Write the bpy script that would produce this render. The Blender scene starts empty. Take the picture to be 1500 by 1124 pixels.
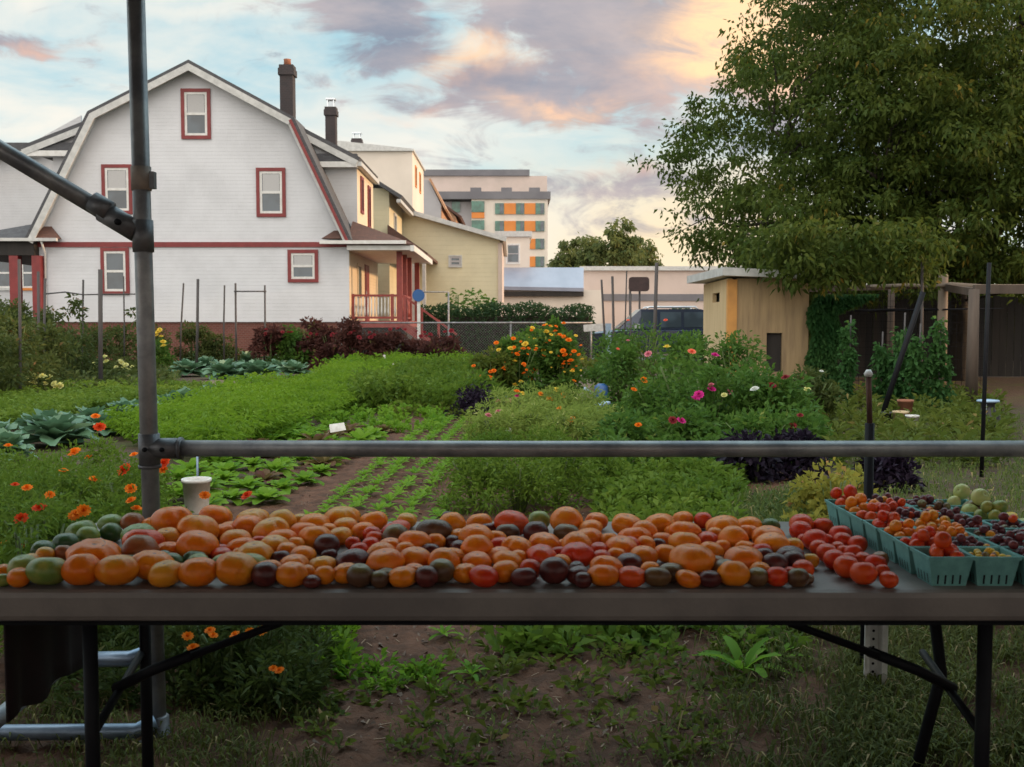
import bpy, math, random
import numpy as np
from mathutils import Vector, Matrix
R = math.radians
random.seed(7); rng = np.random.default_rng(11)
scene = bpy.context.scene
COL = scene.collection

# ------------------------------------------------------------------ camera
CAMH = 1.29; F = 1500.0; PITCH = math.atan(87/F)
cam_d = bpy.data.cameras.new('camera'); cam = bpy.data.objects.new('camera', cam_d); COL.objects.link(cam)
cam.location = (0, 0, CAMH); cam.rotation_euler = (R(90)-PITCH, 0, 0)
cam_d.sensor_width = 36; cam_d.sensor_fit = 'HORIZONTAL'; cam_d.lens = 36*F/1500
cam_d.clip_start = 0.05; cam_d.clip_end = 3000
cam_d.dof.use_dof = True; cam_d.dof.focus_distance = 5.0; cam_d.dof.aperture_fstop = 9.0
scene.camera = cam

# ------------------------------------------------------------------ light
SUN_DIR = Vector((1.0, -0.03, 0.22)).normalized()
SUN_EL = math.asin(SUN_DIR.z); SUN_AZ = math.atan2(SUN_DIR.x, SUN_DIR.y)
sd = bpy.data.lights.new('sun', 'SUN'); sun = bpy.data.objects.new('sun', sd); COL.objects.link(sun)
sd.energy = 2.3; sd.angle = R(3.0); sd.color = (1.0, 0.62, 0.33)
sun.rotation_euler = SUN_DIR.to_track_quat('Z', 'Y').to_euler()

scene.view_settings.view_transform = 'Standard'; scene.view_settings.look = 'None'
scene.view_settings.gamma = 1; scene.view_settings.exposure = 0.72

class NT:
    """small node helper"""
    def __init__(s, nt): s.nt = nt; s.n = nt.nodes; s.l = nt.links
    def new(s, t, **kw):
        n = s.n.new(t)
        for k, v in kw.items(): setattr(n, k, v)
        return n
    def link(s, a, b): s.l.new(a, b)
    def inp(s, sock, v):
        if hasattr(v, 'links') or isinstance(v, bpy.types.NodeSocket): s.link(v, sock)
        else: sock.default_value = v
    def math(s, op, a, b=None, c=None, clamp=False):
        n = s.new('ShaderNodeMath', operation=op, use_clamp=clamp); s.inp(n.inputs[0], a)
        if b is not None: s.inp(n.inputs[1], b)
        if c is not None: s.inp(n.inputs[2], c)
        return n.outputs[0]
    def mix(s, f, a, b, mode='MIX'):
        n = s.new('ShaderNodeMix', data_type='RGBA', blend_type=mode); n.clamp_factor = True
        s.inp(n.inputs[0], f)
        for k, v in ((6, a), (7, b)):
            if isinstance(v, (tuple, list)): v = tuple(v)+(1,) if len(v) == 3 else v
            s.inp(n.inputs[k], v)
        return n.outputs[2]
    def noise(s, vec, scale, detail=4, rough=.55, dist=0.0):
        n = s.new('ShaderNodeTexNoise'); n.inputs['Scale'].default_value = scale; n.inputs['Detail'].default_value = detail
        n.inputs['Roughness'].default_value = rough; n.inputs['Distortion'].default_value = dist
        if vec is not None: s.link(vec, n.inputs['Vector'])
        return n.outputs[0]
    def ramp(s, v, lo, hi):
        n = s.new('ShaderNodeMapRange', interpolation_type='SMOOTHSTEP'); s.inp(n.inputs[0], v)
        n.inputs[1].default_value = lo; n.inputs[2].default_value = hi
        return n.outputs[0]
    def comb(s, x, y, z):
        n = s.new('ShaderNodeCombineXYZ')
        for i, v in enumerate((x, y, z)): s.inp(n.inputs[i], v)
        return n.outputs[0]

# ------------------------------------------------------------------ sky
world = bpy.data.worlds.new('World'); scene.world = world; world.use_nodes = True
w = NT(world.node_tree); w.n.clear()
sky = w.new('ShaderNodeTexSky', sky_type='NISHITA'); sky.sun_disc = False
sky.sun_elevation = SUN_EL; sky.sun_rotation = SUN_AZ; sky.air_density = 1.0; sky.dust_density = 1.2; sky.ozone_density = 1.5
tc = w.new('ShaderNodeTexCoord'); sep = w.new('ShaderNodeSeparateXYZ'); w.link(tc.outputs['Generated'], sep.inputs[0])
x, y, z = sep.outputs
ay = w.math('MAXIMUM', w.math('ABSOLUTE', y), .08)
U = w.math('DIVIDE', x, ay); V = w.math('DIVIDE', z, ay)
hz_ = w.math('ADD', w.math('MAXIMUM', z, 0.0), .10)
plane = w.comb(w.math('DIVIDE', x, hz_), w.math('DIVIDE', y, hz_), 0.0)
uv = w.comb(w.math('MULTIPLY', U, 1.0), 0.0, w.math('MULTIPLY', V, 2.6))
n1 = w.noise(uv, 4.2, 7, .58, .5)          # big cloud shapes
n2 = w.noise(uv, 11.0, 6, .6, .9)          # puffs
n3 = w.noise(plane, 1.1, 6, .55, .4)       # thin high cloud
wob = w.math('MULTIPLY', w.math('SUBTRACT', w.noise(uv, 6.0, 5, .6), .5), .16)
wob2 = w.math('MULTIPLY', w.math('SUBTRACT', w.noise(w.comb(V, U, 3.0), 7.0, 5, .6), .5), .10)
Uw = w.math('ADD', U, wob); Vw = w.math('ADD', V, wob2)
def blob(px, py, sx, sy, amp=1.0):
    u0 = (px-750)/1500; v0 = (475-py)/1500; su = sx/1500; sv = sy/1500
    a = w.math('DIVIDE', w.math('SUBTRACT', Uw, u0), su); b = w.math('DIVIDE', w.math('SUBTRACT', Vw, v0), sv)
    d = w.math('ADD', w.math('MULTIPLY', a, a), w.math('MULTIPLY', b, b))
    g = w.math('EXPONENT', w.math('MULTIPLY', d, -1.0))
    return w.math('MULTIPLY', g, amp)
def addall(L):
    o = L[0]
    for k in L[1:]: o = w.math('ADD', o, k)
    return o
front = w.ramp(y, 0.0, .3)
dark_m = addall([blob(860, 20, 290, 70, .86), blob(560, 35, 75, 32, .8), blob(760, 150, 150, 38, .85), blob(960, 110, 160, 60, .7),
                 blob(560, 85, 80, 16, .5), blob(940, 270, 150, 40, .55), blob(40, 75, 75, 22, .55), blob(650, 225, 90, 16, .3), blob(160,130,70,10,.3), blob(1300, 150, 250, 140, .6)])
dark_m = w.math('MULTIPLY', dark_m, front)
back_m = w.math('MULTIPLY', w.math('SUBTRACT', 1.0, front), .35)
dens = w.math('ADD', w.math('ADD', dark_m, back_m), w.math('MULTIPLY', w.math('SUBTRACT', n2, .5), 2.1))
dens = w.ramp(dens, .12, .66)
thin = w.ramp(w.math('ADD', n3, w.math('MULTIPLY', n1, .5)), .62, .98)
thin_m = addall([blob(620, 210, 220, 120, .9), blob(100, 160, 330, 14, .8), blob(300, 20, 260, 26, .8), blob(90, 200, 300, 22, .6), blob(850, 330, 260, 60, .6)])
thin = w.math('MAXIMUM', thin, w.math('MULTIPLY', w.math('MULTIPLY', thin_m, front), w.ramp(n1, .25, .6)), clamp=True)
warm = w.math('MULTIPLY', addall([blob(1095, 60, 110, 60, 2.0), blob(1030, 120, 130, 50, .6), blob(690, 110, 70, 30, .5), blob(820, 160, 70, 14, .8), blob(700, 75, 60, 14, .5), blob(600, 165, 50, 12, .4), blob(930, 240, 90, 16, .5), blob(60, 80, 60, 10, .5)]), front)
warm = w.math('MULTIPLY', warm, w.ramp(n2, .25, .75), clamp=True)
glow = w.math('MULTIPLY', blob(1010, 350, 260, 110, 1.0), front, clamp=True)
skyc = w.new('ShaderNodeMix', data_type='RGBA', blend_type='MULTIPLY'); skyc.inputs[0].default_value = 1
w.link(sky.outputs[0], skyc.inputs[6]); skyc.inputs[7].default_value = (.12, .12, .12, 1)
clear = w.mix(.70, skyc.outputs[2], (.36, .63, .76))                       # clear air seen through thin veil
clear = w.mix(w.math('MULTIPLY', w.ramp(z, .22, .0), .6), clear, (.80, .86, .84))
c = w.mix(w.math('MULTIPLY', thin, .86), clear, (.78, .75, .70))
c = w.mix(w.math('MULTIPLY', glow, .75), c, (.86, .66, .40))
cloudc = w.mix(w.ramp(n1, .30, .68), (.19, .215, .30), (.42, .375, .41))
c = w.mix(w.math('MULTIPLY', dens, .90), c, cloudc)
c = w.mix(w.math('MULTIPLY', warm, .9), c, (.92, .52, .34))
gold = w.math('MULTIPLY', w.math('MULTIPLY', addall([blob(1090, 60, 120, 60, 1.7), blob(700, 90, 60, 24, .7), blob(820, 165, 70, 14, .4), blob(1040, 110, 70, 18, .6)]), front), w.ramp(n2, .2, .6), clamp=True)
c = w.mix(w.math('MULTIPLY', gold, .85), c, (1.0, .70, .42))
below = w.ramp(z, -.02, .01)
c = w.mix(below, (.10, .10, .08), c)
c = w.mix(w.math('MULTIPLY', w.ramp(y, .1, -.5), .8), c, (.62, .585, .545))       # pale, warm, even cloud opposite the sunset
c = w.mix(1.0, c, (1.03, .99, .93), 'MULTIPLY')
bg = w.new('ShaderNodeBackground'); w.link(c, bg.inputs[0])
# sky gain raised overhead and behind the camera to fill the scene with light
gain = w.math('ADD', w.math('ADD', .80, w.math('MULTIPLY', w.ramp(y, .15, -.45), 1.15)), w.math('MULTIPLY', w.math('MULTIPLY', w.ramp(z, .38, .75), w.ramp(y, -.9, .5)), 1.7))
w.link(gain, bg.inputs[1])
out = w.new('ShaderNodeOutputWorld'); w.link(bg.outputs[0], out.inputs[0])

# ------------------------------------------------------------------ geometry helpers
cp, sp = math.cos(PITCH), math.sin(PITCH)
def ray(px, py):
    a = (px-750)/F; b = -(py-562)/F          # camera right, up, forward 1
    return (a, cp + b*sp, -sp + b*cp)        # world x, y, z
def P(px, py, Y):
    d = ray(px, py); t = Y/d[1]
    return Vector((d[0]*t, Y, CAMH+d[2]*t))
def PZ(px, py, h):
    """point on the ray at height h"""
    d = ray(px, py); t = (h-CAMH)/d[2]
    return Vector((d[0]*t, d[1]*t, h))
def G(px, py): return PZ(px, py, 0.0)

def tag(o, label=None, cat=None, group=None, kind=None):
    if label: o['label'] = label
    if cat: o['category'] = cat
    if group: o['group'] = group
    if kind: o['kind'] = kind
    return o
def empty(name, loc=(0, 0, 0), label=None, cat=None, group=None, rz=0):
    o = bpy.data.objects.new(name, None); COL.objects.link(o); o.location = loc; o.rotation_euler.z = rz
    o.empty_display_size = .1
    return tag(o, label, cat, group)
def copy_tree(o, parent=None):
    c = o.copy(); COL.objects.link(c); c.parent = parent
    for ch in list(o.children): copy_tree(ch, c)
    return c

class MB:
    """collects shapes, builds ONE mesh object"""
    def __init__(s, xf=None): s.v = []; s.f = []; s.xf = xf; s.smooth = []
    def add(s, vs, fs, smooth=False):
        b = len(s.v)
        if s.xf is not None: vs = [s.xf @ Vector(p) for p in vs]
        s.v += [tuple(p) for p in vs]; s.f += [tuple(i+b for i in q) for q in fs]; s.smooth += [smooth]*len(fs); return s
    def box(s, x0, x1, y0, y1, z0, z1):
        return s.add([(x0,y0,z0),(x1,y0,z0),(x1,y1,z0),(x0,y1,z0),(x0,y0,z1),(x1,y0,z1),(x1,y1,z1),(x0,y1,z1)],
                     [(3,2,1,0),(4,5,6,7),(0,1,5,4),(1,2,6,5),(2,3,7,6),(3,0,4,7)])
    def prism(s, pts, y0, y1):
        """pts (x,z) counter-clockwise seen from -y; extruded from y0 to y1"""
        n = len(pts)
        vs = [(p[0], y0, p[1]) for p in pts]+[(p[0], y1, p[1]) for p in pts]
        fs = [tuple(range(n)), tuple(range(2*n-1, n-1, -1))]+[(i, i+n, (i+1) % n+n, (i+1) % n) for i in range(n)]
        return s.add(vs, fs)
    def prism_x(s, pts, x0, x1):
        n = len(pts)
        vs = [(x0, p[0], p[1]) for p in pts]+[(x1, p[0], p[1]) for p in pts]
        fs = [tuple(range(n-1, -1, -1)), tuple(range(n, 2*n))]+[(i, (i+1) % n, (i+1) % n+n, i+n) for i in range(n)]
        return s.add(vs, fs)
    def beam(s, a, b, w_, h_, up=(0, 0, 1)):
        a = Vector(a); b = Vector(b); d = (b-a).normalized(); up = Vector(up)
        sd_ = d.cross(up)
        if sd_.length < 1e-4: sd_ = d.cross(Vector((0, 1, 0)))
        sd_.normalize(); u = sd_.cross(d).normalized()
        vs = []
        for q in (a, b):
            for i, j in ((-1,-1),(1,-1),(1,1),(-1,1)): vs.append(q+sd_*i*w_/2+u*j*h_/2)
        return s.add(vs, [(3,2,1,0),(4,5,6,7),(0,1,5,4),(1,2,6,5),(2,3,7,6),(3,0,4,7)])
    def tube(s, pts, r, n=12, caps=True):
        pts = [Vector(p) for p in pts]; rs = r if isinstance(r, (list, tuple)) else [r]*len(pts)
        vs = []; fs = []; prev = None
        for i, p in enumerate(pts):
            d = (pts[min(i+1, len(pts)-1)]-pts[max(i-1, 0)]).normalized()
            if prev is None:
                ref = Vector((0, 0, 1)) if abs(d.z) < .9 else Vector((1, 0, 0)); a = d.cross(ref).normalized()
            else:
                a = (prev-d*prev.dot(d)).normalized()
            prev = a; b = d.cross(a)
            for k in range(n):
                t = 2*math.pi*k/n; vs.append(p+(a*math.cos(t)+b*math.sin(t))*rs[i])
        for i in range(len(pts)-1):
            for k in range(n):
                k2 = (k+1) % n; fs.append((i*n+k, i*n+k2, (i+1)*n+k2, (i+1)*n+k))
        if caps:
            fs.append(tuple(range(n-1, -1, -1))); fs.append(tuple((len(pts)-1)*n+k for k in range(n)))
        return s.add(vs, fs, True)
    def lathe(s, prof, c=(0, 0, 0), n=20):
        c = Vector(c); vs = []; fs = []
        for (r, z_) in prof:
            for k in range(n):
                t = 2*math.pi*k/n; vs.append(c+Vector((r*math.cos(t), r*math.sin(t), z_)))
        for i in range(len(prof)-1):
            for k in range(n):
                k2 = (k+1) % n; fs.append((i*n+k, i*n+k2, (i+1)*n+k2, (i+1)*n+k))
        fs.append(tuple(range(n-1, -1, -1))); fs.append(tuple((len(prof)-1)*n+k for k in range(n)))
        return s.add(vs, fs, True)
    def quad(s, a, b, c, d): return s.add([a, b, c, d], [(0, 1, 2, 3)])
    def build(s, name, mat, parent=None, bevel=0, origin=None):
        me = bpy.data.meshes.new(name)
        off = Vector((0, 0, 0)); q = parent
        while q is not None: off += q.location; q = q.parent
        if origin is not None and parent is None: off = Vector(origin)
        vs = [(p[0]-off.x, p[1]-off.y, p[2]-off.z) for p in s.v]
        me.from_pydata(vs, [], s.f); me.polygons.foreach_set('use_smooth', s.smooth)
        me.materials.append(mat)
        o = bpy.data.objects.new(name, me); COL.objects.link(o)
        if origin is not None and parent is None: o.location = off
        o.parent = parent
        if bevel:
            m = o.modifiers.new('bevel', 'BEVEL'); m.width = bevel; m.segments = 2; m.limit_method = 'ANGLE'
        return o

class LF:
    """leaf cloud: arrays of four-cornered leaves with a tint value each"""
    def __init__(s): s.V = []; s.T = []
    def add(s, P0, D, L, W, tint=None, droop=0.15, fold=0.0, side=None, wide=.45):
        P0 = np.asarray(P0, float); N = len(P0)
        if N == 0: return s
        D = np.asarray(D, float); D = D/np.maximum(np.linalg.norm(D, axis=1, keepdims=True), 1e-6)
        L = np.broadcast_to(np.asarray(L, float), (N,))[:, None]; W = np.broadcast_to(np.asarray(W, float), (N,))[:, None]
        if side is None:
            r_ = rng.normal(size=(N, 3)); S = np.cross(D, r_)
        else: S = side
        S = S/np.maximum(np.linalg.norm(S, axis=1, keepdims=True), 1e-6)
        dz = np.zeros((N, 3)); dz[:, 2] = -1
        m = P0+D*L*wide
        q = np.stack([P0, m+S*W/2+dz*L*fold, P0+D*L+dz*L*droop, m-S*W/2+dz*L*fold], 1)
        s.V.append(q); s.T.append(rng.random(N) if tint is None else np.broadcast_to(tint, (N,)))
        return s
    def build(s, name, mat, parent=None, origin=None):
        V = np.concatenate(s.V); T = np.concatenate(s.T).astype(np.float32); N = len(V)
        off = np.zeros(3)
        if parent is not None:
            q = parent
            while q is not None: off += np.array(q.location); q = q.parent
        elif origin is not None: off = np.array(origin, float)
        V = V-off
        me = bpy.data.meshes.new(name); me.vertices.add(N*4); me.vertices.foreach_set('co', V.reshape(-1).astype(np.float32))
        me.loops.add(N*4); me.loops.foreach_set('vertex_index', np.arange(N*4, dtype=np.int32))
        me.polygons.add(N); me.polygons.foreach_set('loop_start', np.arange(0, N*4, 4, dtype=np.int32))
        me.polygons.foreach_set('loop_total', np.full(N, 4, dtype=np.int32))
        at = me.attributes.new('tint', 'FLOAT', 'POINT'); at.data.foreach_set('value', np.repeat(T, 4))
        me.update(calc_edges=True); me.materials.append(mat)
        o = bpy.data.objects.new(name, me); COL.objects.link(o)
        if parent is None and origin is not None: o.location = origin
        o.parent = parent
        return o

# ------------------------------------------------------------------ materials
def mat_base(name):
    m = bpy.data.materials.new(name); m.use_nodes = True; t = NT(m.node_tree); t.n.clear()
    o = t.new('ShaderNodeOutputMaterial'); b = t.new('ShaderNodeBsdfPrincipled'); t.link(b.outputs[0], o.inputs[0])
    return m, t, b, o
def bump(t, b, h, dist=.01, strength=.5):
    n = t.new('ShaderNodeBump'); n.inputs['Strength'].default_value = strength; n.inputs['Distance'].default_value = dist
    t.link(h, n.inputs['Height']); t.link(n.outputs[0], b.inputs['Normal'])
def M_solid(name, c1, c2=None, scale=6, rough=.6, metal=0.0, bumpd=0.0, bscale=None, coord='Object', spec=.5, stretch=None, coat=0):
    m, t, b, o = mat_base(name); tc = t.new('ShaderNodeTexCoord'); vec = tc.outputs[coord]
    if stretch:
        mp = t.new('ShaderNodeMapping'); mp.inputs['Scale'].default_value = stretch; t.link(vec, mp.inputs[0]); vec = mp.outputs[0]
    c2 = c2 or tuple(min(1, k*.72) for k in c1)
    n = t.noise(vec, scale, 6, .6); b.inputs['Roughness'].default_value = rough; b.inputs['Metallic'].default_value = metal
    t.link(t.mix(t.ramp(n, .3, .7), c1, c2), b.inputs['Base Color'])
    b.inputs['Specular IOR Level'].default_value = spec; b.inputs['Coat Weight'].default_value = coat
    if bumpd: bump(t, b, t.noise(vec, bscale or scale*4, 5, .6), bumpd, .6)
    return m
def M_leaf(name, c1, c2, c3=None, trans=.35, rough=.6, spec=.12):
    m, t, b, o = mat_base(name)
    a = t.new('ShaderNodeAttribute', attribute_name='tint'); g = t.new('ShaderNodeNewGeometry')
    n = t.noise(g.outputs['Position'], .9, 4)
    v = t.math('ADD', t.math('MULTIPLY', a.outputs['Fac'], .7), t.math('MULTIPLY', t.math('SUBTRACT', n, .5), 1.5), clamp=True)
    col = t.mix(v, c1, c2)
    if c3: col = t.mix(t.ramp(a.outputs['Fac'], .9, .96), col, c3)
    t.link(col, b.inputs['Base Color']); b.inputs['Roughness'].default_value = rough; b.inputs['Specular IOR Level'].default_value = spec
    tr = t.new('ShaderNodeBsdfTranslucent'); t.link(t.mix(.5, col, tuple(min(1, k*1.6) for k in c2)), tr.inputs[0])
    mx = t.new('ShaderNodeMixShader'); mx.inputs[0].default_value = trans
    t.link(b.outputs[0], mx.inputs[1]); t.link(tr.outputs[0], mx.inputs[2]); t.link(mx.outputs[0], o.inputs[0])
    return m
def M_siding(name, c, pitch=.115, rough=.55, c2=None):
    m, t, b, o = mat_base(name); g = t.new('ShaderNodeNewGeometry'); s_ = t.new('ShaderNodeSeparateXYZ'); t.link(g.outputs['Position'], s_.inputs[0])
    fr = t.math('FRACT', t.math('DIVIDE', s_.outputs[2], pitch))
    n = t.noise(g.outputs['Position'], .9, 5, .6); n_ = t.noise(g.outputs['Position'], 14, 4)
    col = t.mix(t.ramp(n, .3, .75), c, c2 or tuple(k*.86 for k in c)); col = t.mix(t.math('MULTIPLY', n_, .12), col, tuple(k*.6 for k in c))
    t.link(col, b.inputs['Base Color']); b.inputs['Roughness'].default_value = rough
    h = t.math('SUBTRACT', 1.0, fr); bump(t, b, t.math('ADD', h, t.math('MULTIPLY', n_, .1)), .02, .5)
    return m
def M_brick(name, c1, c2, mortar, scale=4.2):
    m, t, b, o = mat_base(name); g = t.new('ShaderNodeNewGeometry'); s_ = t.new('ShaderNodeSeparateXYZ'); t.link(g.outputs['Position'], s_.inputs[0])
    vec = t.comb(t.math('ADD', s_.outputs[0], s_.outputs[1]), s_.outputs[2], 0.0)
    br = t.new('ShaderNodeTexBrick'); br.inputs['Scale'].default_value = scale; br.inputs['Color1'].default_value = (*c1, 1); br.inputs['Color2'].default_value = (*c2, 1)
    br.inputs['Mortar'].default_value = (*mortar, 1); br.inputs['Mortar Size'].default_value = .02; t.link(vec, br.inputs['Vector'])
    n = t.noise(g.outputs['Position'], 3, 5); t.link(t.mix(t.math('MULTIPLY', n, .5), br.outputs[0], tuple(k*.5 for k in c1)), b.inputs['Base Color'])
    b.inputs['Roughness'].default_value = .85; bump(t, b, br.outputs['Fac'], -.01, .6)
    return m
def M_shingle(name, c1, c2):
    m, t, b, o = mat_base(name); g = t.new('ShaderNodeNewGeometry'); s_ = t.new('ShaderNodeSeparateXYZ'); t.link(g.outputs['Position'], s_.inputs[0])
    vec = t.comb(t.math('ADD', s_.outputs[0], s_.outputs[1]), t.math('MULTIPLY', s_.outputs[2], 1.6), 0.0)
    br = t.new('ShaderNodeTexBrick'); br.inputs['Scale'].default_value = 3.5; br.inputs['Color1'].default_value = (*c1, 1); br.inputs['Color2'].default_value = (*c2, 1)
    br.inputs['Mortar'].default_value = (*[k*.5 for k in c1], 1); br.inputs['Mortar Size'].default_value = .015; t.link(vec, br.inputs['Vector'])
    n = t.noise(g.outputs['Position'], 2, 5); t.link(t.mix(t.math('MULTIPLY', n, .4), br.outputs[0], c2), b.inputs['Base Color']); b.inputs['Roughness'].default_value = .9
    return m
def M_glass(name, c=(.10, .13, .15), rough=.06):
    m, t, b, o = mat_base(name); g = t.new('ShaderNodeNewGeometry')
    n = t.noise(g.outputs['Position'], 1.2, 2); t.link(t.mix(t.ramp(n, .4, .6), c, tuple(k*1.7 for k in c)), b.inputs['Base Color'])
    b.inputs['Roughness'].default_value = rough; b.inputs['Specular IOR Level'].default_value = .9
    bump(t, b, t.noise(g.outputs['Position'], .8, 2), .02, .3)
    return m

MT = {}
MT['siding'] = M_siding('white_siding', (.63, .645, .69))
MT['siding_gray'] = M_siding('gray_siding', (.52, .53, .56))
MT['siding_cream'] = M_siding('cream_siding', (.66, .60, .42), .2)
MT['siding_sunlit'] = M_siding('sunlit_siding', (.70, .60, .44))  # white siding with warm sunlight put into its colour
MT['brick'] = M_brick('red_brick', (.20, .065, .05), (.15, .05, .04), (.22, .16, .13))
MT['brick_dark'] = M_brick('dark_brick', (.055, .042, .045), (.04, .036, .04), (.07, .065, .07))
MT['brick_tan'] = M_brick('tan_brick', (.55, .30, .16), (.45, .22, .12), (.5, .4, .3))
MT['trim_red'] = M_solid('red_trim', (.22, .028, .03), (.17, .02, .022), 4, .5)
MT['porch_red'] = M_solid('porch_red_paint', (.30, .055, .045), (.22, .04, .035), 5, .55)
MT['white_paint'] = M_solid('white_paint', (.72, .72, .72), (.60, .60, .58), 5, .5)
MT['fascia'] = M_solid('fascia_paint', (.55, .56, .56), (.42, .43, .43), 5, .5)
MT['roof_gray'] = M_shingle('gray_shingle', (.10, .105, .115), (.07, .07, .08))
MT['roof_brown'] = M_shingle('brown_shingle', (.13, .065, .05), (.09, .05, .042))
MT['glass'] = M_glass('window_glass', (.035, .05, .065), .12)
MT['glass_green'] = M_glass('green_glass', (.03, .10, .075), .3)
MT['curtain'] = M_solid('window_blind', (.50, .50, .50), (.42, .42, .44), 12, .8, stretch=(1, 1, 12))
MT['steel'] = M_solid('galvanized_pipe', (.32, .315, .315), (.15, .15, .165), 9, .42, .4, .0008, 60)
MT['fitting'] = M_solid('cast_fitting', (.18, .18, .19), (.10, .10, .11), 20, .5, .5, .001, 60)
MT['steel_blue'] = M_solid('bluish_lit_pipe', (.25, .32, .42), (.15, .2, .28), 8, .4, .6)  # pipe steel with bluish light put into its colour
MT['black_steel'] = M_solid('black_steel', (.005, .005, .008), (.009, .009, .012), 12, .6, .0, spec=.2)
MT['stake'] = M_solid('weathered_stake', (.085, .075, .075), (.05, .045, .045), 5, .8, 0, .002, 40, stretch=(1, 1, .2))
MT['wood'] = M_solid('weathered_wood', (.12, .09, .072), (.07, .052, .042), 5, .85, 0, .003, 30, stretch=(1, 1, .15))
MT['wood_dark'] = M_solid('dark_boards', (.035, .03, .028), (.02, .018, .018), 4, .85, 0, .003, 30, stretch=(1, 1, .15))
MT['wood_pale'] = M_solid('pale_wood', (.24, .185, .14), (.15, .115, .09), 5, .8, 0, .002, 30, stretch=(1, 1, .15))
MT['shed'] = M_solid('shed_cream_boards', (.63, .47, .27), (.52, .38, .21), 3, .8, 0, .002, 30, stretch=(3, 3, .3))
MT['shed_shaded'] = M_solid('shed_shaded_boards', (.40, .29, .16), (.26, .185, .11), 3, .85, 0, .002, 30, stretch=(3, 3, .3))  # darker copy of the shed boards, shade put into the colour
MT['orange_wood'] = M_solid('orange_trim_board', (.62, .30, .08), (.5, .24, .07), 4, .7)
MT['table'] = M_solid('table_plastic', (.24, .205, .185), (.165, .14, .13), 5, .45, 0, .0012, 90)
MT['maroon'] = M_solid('maroon_cloth', (.016, .004, .005), (.010, .003, .004), 20, .9)
MT['concrete'] = M_solid('pale_concrete', (.40, .38, .36), (.30, .28, .27), 2, .9, 0, .004, 20)
MT['bed_cloth'] = M_solid('weed_cloth', (.12, .13, .17), (.07, .08, .11), 3, .7, 0, .01, 6)
MT['metal_roof'] = M_solid('blue_gray_metal_roof', (.27, .29, .37), (.20, .22, .29), .4, .45, .2, 0, stretch=(1, .2, 1))
MT['stucco_pink'] = M_solid('pinkish_render', (.58, .48, .44), (.50, .42, .38), .3, .85)
MT['stucco_white'] = M_solid('white_render', (.70, .63, .56), (.60, .54, .48), .3, .85)
MT['panel_gray'] = M_solid('gray_panel', (.42, .41, .43), (.36, .35, .37), .3, .7)
MT['panel_dark'] = M_solid('dark_gray_panel', (.17, .17, .19), (.13, .13, .15), .3, .7)
MT['panel_orange'] = M_solid('orange_panel', (.66, .23, .045), (.58, .19, .035), .5, .6)
MT['car_blue'] = M_solid('dark_blue_car_paint', (.035, .05, .09), (.03, .04, .07), 2, .25, .3, coat=.6)
MT['car_silver'] = M_solid('silver_car_paint', (.36, .38, .41), (.32, .34, .37), 2, .28, .5, coat=.6)
MT['chrome'] = M_solid('bright_metal', (.70, .75, .8), (.6, .65, .7), 8, .25, .7)
MT['rubber'] = M_solid('black_rubber', (.02, .02, .02), (.03, .03, .03), 12, .85)
MT['blue_plastic'] = M_solid('blue_plastic', (.03, .10, .30), (.02, .08, .22), 8, .4)
MT['pale_blue'] = M_solid('pale_blue_plastic', (.35, .47, .62), (.25, .36, .5), 8, .45)
MT['white_plastic'] = M_solid('white_plastic', (.72, .71, .70), (.56, .54, .52), 14, .45)
MT['cream_plastic'] = M_solid('cream_plastic', (.55, .42, .25), (.42, .31, .18), 10, .5)
MT['pulp'] = M_solid('teal_pulp_fibre', (.16, .37, .34), (.12, .29, .27), 40, .9, 0, .0012, 300)
MT['pot_black'] = M_solid('black_pot', (.03, .03, .035), (.02, .02, .022), 10, .5)
MT['terracotta'] = M_solid('terracotta', (.33, .14, .08), (.25, .1, .06), 10, .8)
MT['sign_blue'] = M_solid('blue_sign_enamel', (.015, .10, .32), (.012, .09, .28), 4, .4)
MT['bark'] = M_solid('tree_bark', (.040, .030, .022), (.024, .018, .014), 6, .95, 0, .02, 14, stretch=(1, 1, .25))
MT['stem'] = M_solid('green_stem', (.10, .15, .04), (.07, .10, .03), 10, .7)
MT['canopy'] = M_solid('dark_canvas', (.07, .07, .08), (.05, .05, .06), 5, .9)

L_ = {}
L_['tree'] = M_leaf('tree_leaf', (.032, .062, .012), (.098, .124, .023), (.24, .17, .03), .36)
L_['tree_far'] = M_leaf('far_tree_leaf', (.05, .08, .03), (.16, .17, .05), (.24, .18, .05), .35)
L_['hedge'] = M_leaf('hedge_leaf', (.022, .055, .022), (.05, .085, .03), None, .25)
L_['carrot'] = M_leaf('carrot_frond', (.055, .135, .010), (.185, .29, .022), None, .4)
L_['dill'] = M_leaf('pale_frond', (.13, .20, .035), (.26, .31, .07), (.42, .42, .16), .4)
L_['lettuce'] = M_leaf('lettuce_leaf', (.080, .19, .015), (.19, .31, .03), None, .4)
L_['red_lettuce'] = M_leaf('red_lettuce_leaf', (.09, .03, .025), (.16, .13, .04), None, .3)
L_['cabbage'] = M_leaf('cabbage_leaf', (.065, .145, .085), (.16, .265, .14), (.30, .36, .20), .2, .45, .4)
L_['herb'] = M_leaf('herb_leaf', (.055, .115, .014), (.15, .215, .028), None, .35)
L_['dahlia'] = M_leaf('dahlia_leaf', (.040, .105, .022), (.11, .19, .03), (.22, .25, .05), .35)
L_['purple'] = M_leaf('purple_leaf', (.050, .020, .018), (.12, .048, .038), (.12, .13, .035), .3)
L_['dark_purple'] = M_leaf('dark_purple_leaf', (.012, .009, .018), (.03, .018, .035), None, .15)
L_['weed'] = M_leaf('weed_leaf', (.055, .090, .015), (.15, .17, .03), (.35, .22, .10), .35)
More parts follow.
